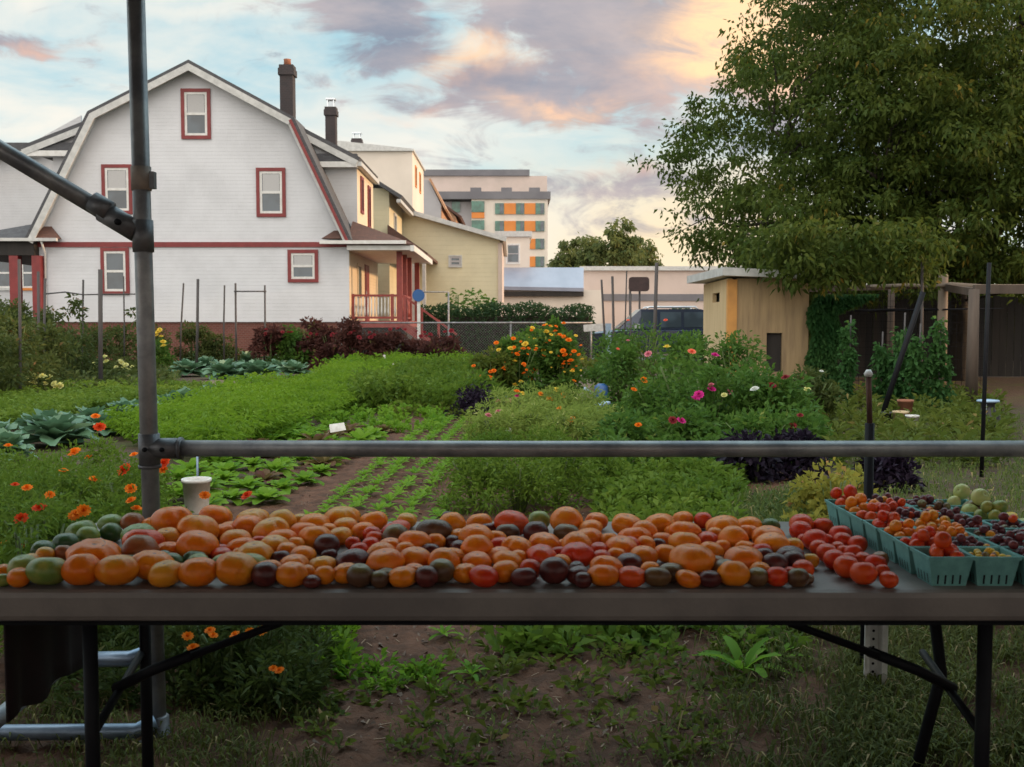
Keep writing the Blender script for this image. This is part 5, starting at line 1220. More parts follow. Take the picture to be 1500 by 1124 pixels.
MB().lathe([(.085, zt_*.93+.002), (.13, zt_*.95), (.12, zt_), (.04, zt_*1.02)], (c_.x, 12.0, 0), 18).build('lid', MT['pale_blue'], e)
MB().tube([(c_.x-.08, 11.9, zt_*.88), (c_.x-.10, 11.86, zt_*.7), (c_.x-.11, 11.85, zt_*.5)], .02, 8).build('handle', MT['chrome'], e)
# small bits in the middle of the garden
e = empty('watering_can', (P(878, 575, 16).x, 15.2, 0), 'dark blue watering can lying among the greens in mid garden', 'can')
c_ = P(881, 571, 15.2); MB().lathe([(.10, c_.z-.14), (.11, c_.z-.12), (.10, c_.z+.05), (.05, c_.z+.09)], (c_.x, 15.2, 0), 14).build('body', MT['blue_plastic'], e)
MB().tube([(c_.x-.09, 15.2, c_.z-.08), (c_.x-.2, 15.15, c_.z-.01), (c_.x-.26, 15.12, c_.z+.02)], [.022, .018, .03], 8).build('spout', MT['pale_blue'], e)
e = empty('plastic_tray', (P(876, 592, 13.2).x, 13.2, 0), 'pale blue plastic tray tilted among the leaves in mid garden', 'tray')
c_ = P(876, 592, 13.2); MB().beam((c_.x-.12, 13.1, c_.z-.05), (c_.x+.12, 13.25, c_.z+.02), .16, .03).build('tray', MT['pale_blue'], e, .006)
MB().box(c_.x-.02, c_.x+.02, 13.1, 13.2, 0, c_.z-.03).build('prop', MT['stake'], e)

# ---------------------------------------------------------------- stakes
def stake(name, label, px0, py0, px1, Y, w_, mat='stake', py1=None, group='dark stakes around the vines', cap=None):
    a = P(px0, py0, Y); b = G(px1, 475+1935/Y); b = Vector((P(px1, 500, Y).x, Y, 0))
    if py1: b = P(px1, py1, Y)
    e = empty(name, (b.x, b.y, 0), label, 'stake', group)
    MB().tube([b, b.lerp(a, .5)+Vector((random.uniform(-.006, .006)*Y/8, 0, 0)), a], w_/2, 7).build('shaft', MT[mat], e)
    if cap: MB().lathe([(w_*.8, a.z-.01), (w_*.9, a.z+w_), (w_*.4, a.z+w_*1.6)], (a.x, Y, 0), 8).build('cap', MT[cap], e)
    return e
SL = [(28, 380, 27, 15.6, .045, 'stake on the open side of the vines, nearest of all'), (56, 398, 56, 19.8, .05, 'stake right beside the shaded porch post'), (66, 408, 64, 21, .05, 'stake in front of the white downspout'), (122, 410, 118, 25, .05, 'stake carrying the crossbar string beside the climbing vine'),
      (147, 395, 146, 19.8, .085, 'thickest dark stake, in front of the lower house window'), (181, 405, 181, 27, .04, 'thin stake across the lower window'), (269, 415, 263, 29, .05, 'slightly leaning stake against the white wall'), (290, 409, 287, 27, .075, 'dark thick stake against the white wall behind the pipe'),
      (329, 418, 328, 29.4, .05, 'grey stake in the middle of the white wall'), (388, 418, 386, 29.4, .055, 'stake at the far end of the crossbar'), (345, 415, 346, 29.4, .06, 'stake at the near end of the crossbar')]
for a, b, c_, Y, w_, lab in SL: stake('garden_stake', lab, a, b, c_, Y, w_)
e = empty('trellis_bar', (P(366, 470, 29.34).x, 29.34, 0), 'thin bar joining two stakes in front of the white wall', 'bar'); MB().tube([P(343, 427, 29.34), P(390, 427, 29.34)], .022, 6).build('bar', MT['stake'], e)
m = MB(); m.tube([P(64, 431, 21), P(95, 428, 23), P(122, 432, 25), P(160, 431, 25), P(215, 431, 25)], .016, 5); tag(m.build('trellis_string', MT['stake'], origin=(P(120, 431, 25).x, 25, 1.9)), 'sagging string tied between stakes in front of the lower window', 'string')
for a, b, c_, Y, w_, lab in ((881, 410, 890, 24, .05, 'stake leaning toward the warehouse roof'), (897, 405, 899, 22, .055, 'upright stake beside the leaning one before the car'), (918, 397, 912, 26, .035, 'thin stake just beside the dark brown board'), (962, 385, 956, 19.6, .07, 'tall dark stake in front of the car rear'), (924, 430, 925, 21, .035, 'short thin stake in front of the car door')):
    stake('garden_stake', lab, a, b, c_, Y, w_, group='stakes before the parked cars')
stake('leaning_pole', 'long black pole leaning under the pergola', 1352, 428, 1288, 13.0, .07, 'black_steel', 622, None)
stake('thin_pole', 'thin dark pole rising past the pergola beam beside the metal can', 1449, 385, 1443, 8.6, .035, 'black_steel', None, None)
stake('thin_pole', 'thin grey pole rising into the tree above the pergola', 1351, 375, 1350, 17.5, .05, 'stake', None, None)
e = stake('black_stake', 'black steel stake behind the rail with a rusty upper half and a small white cap', 1274, 620, 1275, 3.62, .034, 'black_steel', None, None)
a = P(1274, 621, 3.62); b = P(1272, 552, 3.62); MB().tube([a, b], .010, 7).build('rusty_top', M_solid('rust', (.10, .04, .025), (.06, .025, .02), 20, .85), e); MB().lathe([(.012, b.z), (.017, b.z+.01), (.008, b.z+.025)], (b.x, 3.62, 0), 8).build('cap', MT['white_plastic'], e)
# white markers
for a, b, c_, Y, lab in ((482, 570, 482, 17.5, 'white wooden marker stake upright in the carrot bed'), (577, 531, 576, 24, 'white marker stake at the far end of the carrot bed'), (563, 520, 563, 27, 'thin grey marker at the edge of the purple bushes')):
    p_ = P(a, b, Y); tag(MB().box(p_.x-.03, p_.x+.03, Y-.01, Y+.01, 0, p_.z).build('row_marker', MT['white_plastic'], origin=(p_.x, Y, 0)), lab, 'marker')
e = empty('row_sign', (P(470, 500, 10.6).x, 10.6, 0), 'small white card on a leaning stick at the end of the lettuces', 'sign')
MB().tube([P(468, 646, 10.6), P(484, 632, 10.6)], .008, 6).build('stick', MT['wood_pale'], e); MB().tube([(P(468, 646, 10.6).x, 10.6, 0), P(468, 646, 10.6)], .008, 6).build('stick', MT['wood_pale'], e)
MB().add([P(482, 622, 10.6), P(504, 619, 10.65), P(507, 630, 10.62), P(484, 634, 10.57), P(482, 622, 10.61), P(504, 619, 10.66), P(507, 630, 10.63), P(484, 634, 10.58)], [(0, 3, 2, 1), (4, 5, 6, 7), (0, 1, 5, 4), (1, 2, 6, 5), (2, 3, 7, 6), (3, 0, 4, 7)]).build('card', MT['white_plastic'], e)
e = empty('thin_rod', (P(290, 500, 7.2).x, 7.2, 0), 'thin pale rod standing straight behind the white bucket', 'rod'); a = P(289, 672, 7.2); MB().tube([(a.x, 7.2, 0), (a.x, 7.2, a.z+.02)], .008, 6).build('rod', MT['steel_blue'], e)
e = empty('row_marker', (P(717, 500, 4.2).x, 4.2, 0), 'short pinkish wooden peg in the soil below the table', 'marker'); a = P(719, 948, 4.2); MB().box(a.x-.012, a.x+.012, 4.19, 4.21, 0, a.z).build('peg', M_solid('pink_peg', (.36, .2, .17), (.28, .15, .13), 10, .8), e)
e = empty('fence_post', (P(892, 500, 29.6).x, 29.6, 0), 'short bluish-white post in front of the dark blue car', 'post'); a = P(891, 474, 29.6); MB().box(a.x-.08, a.x+.08, 29.5, 29.66, 0, a.z).build('post', MT['pale_blue'], e); b = P(855, 481, 29.6); MB().beam((b.x, 29.6, a.z-.14), (a.x-.09, 29.6, a.z-.09), .08, .2).build('bracket', MT['white_plastic'], e)
# leafy plantain by the white post and a few big single plants under the table
pl_ = [rosette_mesh('leafy_plant', 'lettuce', 9, .20, .055, 20, 70, .35, 5) for _ in range(2)]
for i, (px, py, s_, lab) in enumerate(((1088, 1000, 1.0, 'strap-leaved pale plant beneath the table near the white post'), (840, 940, .5, 'small upright leafy plant on the soil under the middle of the table'), (690, 1000, .45, 'small leafy plant lying open on bare soil beneath the table'), (650, 940, .4, 'tiny bright seedling near the table edge over bare soil'), (1140, 980, .6, 'leafy plant between the strap-leaved one and the white post'))):
    p = G(px, py); place('leafy_plant', pl_[i % 2], (p.x, p.y, .02), i*1.3, s_, lab, 'plant', None)
# ================================================================== pipe frame of the stand
FYp = 3.1
e = empty('pipe_frame', (P(228, 500, FYp).x, FYp, 0), 'galvanized pipe frame of the stand: upright post, long hand rail, diagonal brace and unseen canvas roof', 'frame')
pb = P(232, 1100, FYp); pb.z = 0; pt = P(199, 0, FYp); up = pt+(pt-pb)*.16
zr_ = P(750, 657, FYp).z; rr = .0262
def on_post(z_): return pb.lerp(up, z_/up.z)
MB().tube([pb+Vector((0, 0, .02)), on_post(1.2), up], rr, 20).build('post', MT['steel'], e)
c_ = on_post(zr_); MB().tube([(c_.x+.05, FYp, zr_), (0, FYp, zr_-.002), (2.6, FYp, zr_)], rr*.95, 20).build('hand_rail', MT['steel'], e)
jt = MB().tube([on_post(zr_-.055), on_post(zr_+.045)], rr*1.22, 18); jt.tube([(c_.x, FYp, zr_), (c_.x+.095, FYp, zr_)], rr*1.2, 18); jt.tube([on_post(zr_-.06), on_post(zr_-.05)], rr*1.32, 18); jt.tube([(c_.x+.09, FYp, zr_), (c_.x+.10, FYp, zr_)], rr*1.3, 18)
j = jt.build('tee_fitting', MT['fitting'], e)
m = MB()
for q in ((c_.x-.002, zr_+.0), (c_.x+.05, zr_)): m.tube([(q[0], FYp-rr*1.5, q[1]), (q[0], FYp-rr*1.05, q[1])], .007, 8)
m.build('set_screw', MT['black_steel'], j)
z1_ = P(210, 345, FYp).z; c1 = on_post(z1_); b1 = P(-60, 183, FYp)
d_ = (b1-c1).normalized()
MB().tube([c1+d_*.10, b1, b1+d_*.6], rr, 20).build('brace', MT['steel'], e)
jt = MB().tube([on_post(z1_-.05), on_post(z1_+.045)], rr*1.2, 18); jt.tube([c1+d_*.02, c1+d_*.14], rr*1.25, 18); jt.tube([c1+d_*.11+Vector((0, -.01, .012)), c1+d_*.17+Vector((0, -.01, .012))], rr*1.2, 14); j = jt.build('swivel_fitting', MT['fitting'], e)
MB().tube([c1+d_*.07+Vector((0, -rr*1.7, 0)), c1+d_*.07+Vector((0, -rr*1.0, 0))], .010, 8).build('set_screw', MT['black_steel'], j)
z2_ = P(210, 262, FYp).z; MB().tube([on_post(z2_-.035), on_post(z2_+.035)], rr*1.14, 18).build('collar', M_solid('tan_tape', (.30, .24, .2), (.2, .17, .15), 20, .7), e)
q_ = on_post(z2_-.01); MB().box(q_.x+rr*1.05, q_.x+rr*1.6, FYp-.012, FYp+.012, z2_-.03, z2_+.02).build('lug', MT['fitting'], e)
z3_ = P(180, 965, FYp).z; xl_ = P(104, 965, FYp).x; c3 = on_post(z3_)
MB().tube([(c3.x-.02, FYp, z3_+.02), (c3.x-.08, FYp, z3_), (xl_, FYp, z3_-.004)], rr*.9, 16).build('lower_rail', MT['steel_blue'], e)
MB().tube([(xl_-.01, FYp-.01, z3_), (xl_-.08, FYp-.13, z3_-.03)], rr*1.25, 14).build('elbow_fitting', MT['fitting'], e)
a = P(92, 975, FYp-.12); b = P(-30, 1075, 2.75); MB().tube([a, b, b+(b-a)*.4], rr*.95, 16).build('lower_brace', MT['steel'], e)
MB().tube([(pb.x+.01, FYp-.05, .085), (pb.x-.04, FYp-.08, .065), (-2.4, FYp-.10, .06)], rr*.9, 16).build('base_rail', MT['steel_blue'], e)
MB().lathe([(.062, .003), (.062, .014), (.035, .018), (.034, .08), (rr*1.05, .085)], (pb.x, FYp, 0), 20).build('base_flange', MT['fitting'], e)
# unseen canvas roof just above the picture, on the same pipes, shades the foreground
rf = MB(); rz = up.z+.02
rf.box(-4.5, 4.5, -3.4, FYp+.10, rz+.03, rz+.06); rf.box(-4.5, 4.5, FYp+.08, FYp+.11, rz-.16, rz+.03); rf.build('canvas_roof', MT['canopy'], e)
MB().box(-4.4, 4.4, -3.36, -3.33, 0.02, 1.8).box(-4.4, -4.37, -3.32, 1.6, 0.02, 1.6).box(4.37, 4.4, -3.32, 1.6, 0.02, 1.6).build('shade_screen', MT['canopy'], e)  # unseen canvas screens added behind and beside the camera to darken the foreground
MB().tube([(-4.4, FYp, rz), (4.4, FYp, rz)], rr, 12).build('roof_pipe', MT['steel'], e)
for x_, y_ in ((3.3, FYp), (-4.2, -3.2), (4.2, -3.2)): MB().tube([(x_, y_, 0), (x_, y_, rz)], rr, 12).build('post', MT['steel'], e)
MB().tube([(-4.4, -3.2, rz), (4.4, -3.2, rz)], rr, 12).build('roof_pipe', MT['steel'], e)

# ================================================================== perforated post
e = empty('perforated_post', (P(1283, 500, 3.46).x, 3.46, 0), 'white perforated metal post rising from the grass beneath the table', 'post')
px0, px1 = P(1266, 980, 3.42).x, P(1300, 980, 3.42).x; mb = MB()
pts = [(px0, 0), (px0+.022, 0), (px0+.028, .035), (px1-.028, .035), (px1-.022, 0), (px1, 0), (px1, -.004), (px1-.02, -.004), (px1-.026, .031)]
# U-shaped channel in plan
pl_xy = [(px0, 3.42), (px0+.018, 3.42), (px0+.024, 3.45), (px1-.024, 3.45), (px1-.018, 3.42), (px1, 3.42), (px1, 3.424), (px1-.015, 3.424), (px1-.020, 3.454), (px0+.020, 3.454), (px0+.015, 3.424), (px0, 3.424)]
n = len(pl_xy); vs = [(x_, y_, 0) for x_, y_ in pl_xy]+[(x_, y_, .66) for x_, y_ in pl_xy]
mb.add(vs, [tuple(range(n)), tuple(range(2*n-1, n-1, -1))]+[(i, (i+1) % n, (i+1) % n+n, i+n) for i in range(n)]); mb.build('channel', MT['white_plastic'], e)
hm = MB(); cx = (px0+px1)/2
for k in range(20): z_ = .10+.0285*k; vs = [(cx+.005*math.cos(t_), 3.4485, z_+.005*math.sin(t_)) for t_ in np.linspace(0, 6.283, 11)[:-1]]; hm.add(vs, [tuple(range(10))])
h_ = hm.build('bolt_holes', MT['black_steel'], e)

# ================================================================== folding tables
TZ = .74; T0, T1 = 2.083, 2.843; TX0, TX1 = -1.165, 1.275
def folding_table(x0, x1, label, gapx=None):
    e = empty('folding_table', ((x0+x1)/2, (T0+T1)/2, 0), label, 'table', 'folding tables')
    m = MB(); th = .066
    m.box(x0, x1, T0, T1, TZ-th, TZ); top = m.build('table_top', MT['table'], e, .014)
    MB().box(x0+.05, x1-.05, T0+.05, T1-.05, TZ-th-.02, TZ-th-.001).build('frame', MT['black_steel'], e)
    for side, xe in ((0, x0), (1, x1)):
        s_ = 1 if side == 0 else -1
        xa, xb = xe+s_*.255, xe+s_*.13
        for yy, xx, bend in ((T0+.09, xa, 0), (T1-.11, xe+s_*(.17, .128)[side], (0, s_*.06)[side])):
            MB().tube([(xx, yy, TZ-th-.02), (xx, yy, .48), (xx-(.02*s_ if bend else 0), yy, .34), (xx+bend, yy, .0)] if bend else [(xx, yy, TZ-th-.02), (xx, yy, 0)], .0155, 12).build('leg', MT['black_steel'], e)
        ym = (T0+T1)/2
        MB().tube([(xa, T0+.09, .40), (xe+s_*.16, T1-.11, .40)], .010, 10).build('crossbar', MT['black_steel'], e)
        MB().tube([(xe+s_*.74, ym-.06, TZ-th-.02), (xe+s_*.61, ym-.06, .578), (xe+s_*.40, ym-.06, .50)], .0095, 8).tube([(xe+s_*.42, ym-.05, .507), (xe+s_*.30, ym-.05, .46), (xe+s_*.20, ym-.02, .405)], .013, 8).build('folding_brace', MT['black_steel'], e)
    return e
folding_table(TX0, TX1, 'long folding table with a gray-brown plastic top covered in tomatoes')
folding_table(TX1+.012, TX1+1.84, 'second folding table joined at the far right end, holding yellow-green fruit')
# maroon cloth hung from the end of the table
m = MB(); n_ = 26; vs = []; fs = []
for j in range(9):
    for i in range(n_+1):
        y_ = T0+.25+.45*i/n_; z_ = .66-j*.037; vs.append((TX0-.012+.007*math.sin(i*.8+.6*math.sin(i*.33))*(j/8), y_, z_+.01*math.sin(i*.5)*j/8))
for j in range(8):
    for i in range(n_): a = j*(n_+1)+i; fs.append((a, a+1, a+n_+2, a+n_+1))
m.add(vs, fs, True); o = m.build('hanging_cloth', MT['maroon'], origin=(TX0, 2.5, .5)); md = o.modifiers.new('solid', 'SOLIDIFY'); md.thickness = .006
tag(o, 'dark maroon cloth hanging beneath the end of the table beside the lower pipes', 'cloth')

# ================================================================== tomatoes
def M_tom(name, base, shoulder, blush, rough=.27):
    m, t, b, o = mat_base(name); tc = t.new('ShaderNodeTexCoord'); oi = t.new('ShaderNodeObjectInfo')
    s_ = t.new('ShaderNodeSeparateXYZ'); t.link(tc.outputs['Object'], s_.inputs[0])
    ad = t.new('ShaderNodeVectorMath', operation='ADD'); t.link(tc.outputs['Object'], ad.inputs[0])
    cv = t.comb(t.math('MULTIPLY', oi.outputs['Random'], 17.0), t.math('MULTIPLY', oi.outputs['Random'], 5.0), 0.0); t.link(cv, ad.inputs[1])
    n = t.noise(ad.outputs[0], 1.3, 3, .5); n2 = t.noise(ad.outputs[0], 9, 4, .6); n3 = t.noise(ad.outputs[0], 40, 2, .5)
    col = t.mix(t.ramp(t.math('ADD', n, t.math('MULTIPLY', t.math('SUBTRACT', oi.outputs['Random'], .5), .35)), .32, .68), base, blush)
    zz = t.math('ADD', s_.outputs[2], t.math('MULTIPLY', t.math('SUBTRACT', n2, .5), .5))
    col = t.mix(t.math('MULTIPLY', t.ramp(zz, .30, .95), .75), col, shoulder)
    col = t.mix(t.math('MULTIPLY', t.ramp(n3, .66, .72), .25), col, tuple(min(1, k*1.5+.03) for k in base))
    rad = t.math('SQRT', t.math('ADD', t.math('MULTIPLY', s_.outputs[0], s_.outputs[0]), t.math('MULTIPLY', s_.outputs[1], s_.outputs[1])))
    scar = t.math('MULTIPLY', t.math('SUBTRACT', 1.0, t.ramp(t.math('ADD', rad, t.math('MULTIPLY', t.math('SUBTRACT', n2, .5), .16)), .05, .13)), t.ramp(s_.outputs[2], .1, .3))
    crack = t.math('MULTIPLY', t.math('MULTIPLY', t.ramp(t.math('ABSOLUTE', t.math('SUBTRACT', rad, t.math('ADD', .30, t.math('MULTIPLY', n2, .2)))), .035, .0), t.ramp(n, .52, .60)), t.ramp(s_.outputs[2], .1, .3))
    col = t.mix(t.math('MULTIPLY', t.math('MAXIMUM', scar, crack), .75), col, (.16, .09, .04))
    spk = t.ramp(t.noise(ad.outputs[0], 16, 2, .5), .70, .76); col = t.mix(t.math('MULTIPLY', spk, .35), col, (.22, .12, .05))
    t.link(col, b.inputs['Base Color']); b.inputs['Roughness'].default_value = rough; b.inputs['Specular IOR Level'].default_value = .30
    b.inputs['Subsurface Weight'].default_value = .06; b.inputs['Subsurface Radius'].default_value = (.5, .15, .05); b.inputs['Subsurface Scale'].default_value = .012
    bump(t, b, n2, .02, .15)
    return m
TM = {'O': M_tom('orange_tomato_skin', (.78, .155, .008), (.74, .24, .02), (.80, .22, .010)), 'Y': M_tom('yellow_orange_tomato_skin', (.74, .27, .018), (.50, .36, .05), (.78, .20, .012)),
      'G': M_tom('green_tomato_skin', (.16, .24, .05), (.26, .34, .10), (.34, .30, .06)), 'D': M_tom('dark_green_tomato_skin', (.045, .095, .035), (.12, .20, .07), (.09, .12, .03)),
      'R': M_tom('red_tomato_skin', (.62, .035, .010), (.50, .045, .012), (.70, .08, .012)), 'P': M_tom('dark_purple_tomato_skin', (.075, .018, .018), (.09, .045, .03), (.13, .025, .02), .26),
      'K': M_tom('olive_brown_tomato_skin', (.15, .075, .03), (.24, .22, .075), (.10, .045, .025), .27), 'B': M_tom('brown_orange_tomato_skin', (.30, .09, .03), (.25, .14, .05), (.38, .09, .03)),
      'V': M_tom('violet_grape_tomato_skin', (.11, .03, .04), (.06, .02, .03), (.20, .04, .04), .25), 'L': M_tom('lemon_tomato_skin', (.72, .45, .03), (.55, .45, .06), (.78, .38, .02)),
      'T': M_tom('pale_green_fruit_skin', (.50, .50, .16), (.38, .46, .14), (.58, .52, .2))}
def tomato_mesh(kind, seed):
    rs = random.Random(seed); nu, nv = 28, 16; V = []; Fc = []
    lobes = rs.choice((5, 6, 7, 8)) if kind != 'round' else 5; amp = {'round': .01, 'rib': .085, 'flat': .035, 'cleft': .05, 'heart': .03}[kind]; ph = rs.random()*6
    hgt = {'round': .90, 'rib': .70, 'flat': .72, 'cleft': .74, 'heart': .80}[kind]; ex = rs.uniform(.9, 1.0)
    for j in range(nv+1):
        th = math.pi*(.015+.97*j/nv)
        for i in range(nu):
            a = 2*math.pi*i/nu; r_ = math.sin(th)
            k = 1+amp*math.cos(lobes*a+ph)*math.sin(th)**.5*(1 if th < math.pi/2 else .6)+.02*math.sin(2*a+ph*2)
            if kind == 'cleft': k -= .22*math.exp(-((math.atan2(math.sin(a-1.2), math.cos(a-1.2)))/.22)**2)*max(0, 1-abs(th-1.1)/1.3)
            z_ = math.cos(th)
            z_ = z_*(1-.20*math.exp(-(r_/.30)**2)) if z_ > 0 else z_*(1-.10*math.exp(-(r_/.3)**2))
            if kind == 'heart' and z_ > 0: z_ *= 1.1; k *= 1-.12*z_
            V.append((r_*k*math.cos(a), r_*k*ex*math.sin(a), z_*hgt))
    for j in range(nv):
        for i in range(nu): i2 = (i+1) % nu; Fc.append((j*nu+i, (j+1)*nu+i, (j+1)*nu+i2, j*nu+i2))
    Fc.append(tuple(range(nu))); Fc.append(tuple(range(nv*nu+nu-1, nv*nu-1, -1)))
    me = bpy.data.meshes.new('tomato'); me.from_pydata(V, [], Fc); me.polygons.foreach_set('use_smooth', [True]*len(Fc)); me.materials.append(TM['O']); me.update()
    return me, hgt
TMS = {k: [tomato_mesh(k, i*7+len(k)) for i in range(3)] for k in ('round', 'rib', 'flat', 'cleft', 'heart')}
CN = {'O': 'orange', 'Y': 'golden orange', 'G': 'pale green', 'D': 'dark green', 'R': 'red', 'P': 'dark purple', 'K': 'olive brown', 'B': 'brownish orange'}
TD = """28 838 60 G,64 836 30 O,107 825 56 O,167 833 62 O,171 820 58 Y,138 789 70 O,35 822 42 G,4 832 26 O,72 822 36 D,45 816 26 Y,67 806 26 Y,63 793 34 D,97 781 36 D,121 765 42 G,127 776 32 G,162 754 34 G,163 770 32 D,92 803 26 B,195 755 34 B,203 767 46 G,
247 742 57 O,285 753 60 Y,316 740 46 O,369 746 46 Y,354 755 42 O,210 773 55 R,208 789 52 B,261 773 38 Y,323 768 32 O,296 778 58 O,264 794 38 O,355 775 44 Y,349 789 42 O,329 802 32 R,311 804 22 R,288 805 34 D,290 816 30 G,328 812 36 G,375 795 52 Y,370 815 46 G,220 816 32 D,190 814 32 D,252 816 32 D,238 811 24 D,225 836 50 Y,250 830 26 O,278 827 55 O,331 829 66 Y,379 824 42 O,
413 751 43 Y,398 760 51 Y,465 753 44 O,440 757 24 Y,501 741 48 Y,447 766 42 O,455 772 48 O,405 776 44 O,407 783 44 Y,503 759 36 Y,498 773 34 Y,547 750 40 O,533 765 34 O,545 776 26 R,479 789 36 P,517 790 22 R,543 792 26 R,444 800 38 O,482 804 24 P,508 805 52 P,526 800 26 R,410 812 30 P,422 816 44 O,430 827 46 O,468 817 42 Y,507 829 38 O,392 839 40 P,431 851 26 P,517 844 38 K,542 833 26 P,549 841 28 K,
596 752 28 Y,586 761 28 R,577 766 36 R,577 773 40 K,640 761 52 K,662 755 40 O,657 750 18 P,702 753 36 O,617 776 45 O,692 770 50 O,715 766 26 P,749 749 48 R,574 789 34 O,631 796 28 P,655 789 24 P,676 791 28 P,559 800 46 O,563 810 54 O,594 799 28 O,609 803 46 O,650 808 46 O,665 802 34 O,706 789 46 O,727 786 32 R,699 809 42 O,608 826 34 O,576 832 30 K,585 840 42 O,616 834 34 P,646 827 38 K,681 826 38 O,709 830 42 R,
737 823 42 O,746 806 42 O,740 768 36 K,790 754 30 G,830 748 46 O,785 770 36 P,800 779 46 O,830 767 38 K,865 762 34 O,874 752 32 O,758 786 44 O,790 798 46 R,873 774 42 O,851 785 46 O,842 799 48 R,881 799 30 R,905 786 46 O,777 825 32 R,766 831 38 P,814 824 42 P,834 815 28 O,849 833 34 P,845 827 24 P,859 849 26 P,887 820 46 O,889 833 46 O,871 811 30 R,905 805 28 O,
918 752 44 O,943 767 38 O,929 771 44 O,966 752 42 O,1000 750 30 O,1030 755 26 R,1006 762 46 O,1057 757 46 O,1096 757 36 O,970 780 32 O,960 793 22 P,1004 778 46 Y,1075 778 44 O,1052 775 24 O,943 800 40 O,977 798 36 O,1012 802 64 O,1042 794 34 O,1063 794 24 O,1084 804 56 O,921 811 38 P,932 834 42 R,953 828 30 O,976 836 40 K,1000 826 38 K,1032 823 30 B,1017 843 36 O,1041 837 34 P,1073 823 40 K,1079 838 46 O,
1092 768 30 O,1129 764 26 D,1126 772 46 O,1122 781 48 O,1117 801 30 R,1119 808 30 P,1162 793 28 Y,1157 801 40 P,1162 812 34 P,1135 817 38 P,1187 815 24 Y,1110 827 34 O,1113 836 30 K,1140 836 32 R,1157 834 22 R,1175 826 30 R,1168 843 32 K,1181 840 22 K,
730 776 30 O,640 785 30 O,820 790 30 O,915 795 30 R,990 770 28 O,1030 778 30 R,560 783 26 R,420 800 30 O,385 785 30 R,300 795 28 O,230 760 30 O,340 765 28 O,430 790 28 O,725 800 34 O,760 812 28 O,820 806 28 R,880 785 28 O,950 790 28 O,1095 790 32 O,1100 812 30 O,480 770 24 O,600 785 26 R,480 835 30 O,450 832 26 O,345 805 26 O,140 812 28 D,120 815 26 B,155 808 28 D,10 840 26 G,770 795 26 O,670 780 28 O"""
RD = """1174 757 36 R,1173 767 34 R,1206 762 30 R,1193 779 38 R,1231 773 34 R,1229 783 30 R,1199 794 28 R,1211 800 32 R,1227 796 22 R,1222 809 34 R,1236 801 22 R,1260 788 30 R,1250 801 28 R,1240 818 38 R,1262 812 26 R,1283 816 32 R,1299 811 26 B,1265 827 40 R,1292 829 22 R,1303 841 28 R,1215 785 26 R,1245 812 26 R,1180 785 24 R"""
def solve(s):
    out_ = []
    for q in s.replace('\n', '').split(','):
        a, b, c_, k = q.split(); px, py, w_ = float(a), float(b), float(c_); Y = 2.4
        for _ in range(8):
            r_ = w_/2/1500*Y; c0 = PZ(px, py+w_*.37, TZ+.78*r_); Y = c0.y
        out_.append([c0.x, min(max(Y, T0+.028), T1-.03), r_, k])
    return out_
toms = solve(TD)
for t_ in toms: t_[2] *= 1.09
nmain = len(toms); toms += solve(RD)
A = np.array([[t[0], t[1], t[2]] for t in toms]); A0 = A.copy()
rank = np.zeros(len(A)); layer = np.zeros(len(A))
for it in range(260):
    d = A[:, None, :2]-A[None, :, :2]; dist = np.sqrt((d**2).sum(2))+1e-6; mn = (A[:, None, 2]+A[None, :, 2])*.87; ov = np.maximum(0, mn-dist); np.fill_diagonal(ov, 0)
    push = (d/dist[:, :, None]*ov[:, :, None]).sum(1)*.25; A[:, :2] += push+(A0[:, :2]-A[:, :2])*.01
    A[:, 1] = np.clip(A[:, 1], T0+A[:, 2]*.9+.006, T1-A[:, 2]*.8); A[:, 0] = np.maximum(A[:, 0], TX0+A[:, 2])
    A[nmain:, 0] = np.minimum(A[nmain:, 0], .855-A[nmain:, 2]); 
pos = [(A[i, 0], A[i, 1], A[i, 2], toms[i][3]) for i in range(len(A))]
# tomatoes that are still squeezed ride up on their neighbours
zoff = np.zeros(len(A))
for i in np.argsort(A[:, 2]):
    d = np.sqrt(((A[:, :2]-A[i, :2])**2).sum(1)); d[i] = 9
    sq = np.max(np.clip((A[:, 2]+A[i, 2])*.86-d, 0, None)); zoff[i] = min(.010, sq*.6)
def size_word(r_): return 'very large' if r_ > .042 else 'large' if r_ > .034 else 'medium' if r_ > .026 else 'small'
kinds = []
for i, (x_, y_, r_, k) in enumerate(pos):
    kd = 'round' if r_ < .026 or i >= nmain else random.choice(['rib', 'flat', 'rib', 'flat', 'cleft', 'heart'])
    if k in 'PKG' and r_ < .034: kd = random.choice(['round', 'flat'])
    kinds.append(kd)
rowedge = np.quantile(A[:nmain, 1], [0, .14, .28, .42, .56, .70, .85]); rn = ['front', 'second', 'third', 'fourth', 'fifth', 'sixth', 'back']
rows = {}
for i in range(nmain): rows.setdefault(int(np.searchsorted(rowedge, A[i, 1], 'right')-1), []).append(i)
lab = {}
for rw, idx in rows.items():
    for o_, i in enumerate(sorted(idx, key=lambda q: A[q, 0])): lab[i] = '%s %s tomato, %s from the green end in the %s row' % (size_word(A[i, 2]), CN[pos[i][3]], ('first' if o_ == 0 else ORD[o_]), rn[rw])
for o_, i in enumerate(sorted(range(nmain, len(pos)), key=lambda q: A[q, 1])): lab[i] = 'round %s tomato in the red heap by the baskets, %s from the table edge' % (CN[pos[i][3]], 'first' if o_ == 0 else ORD[o_])
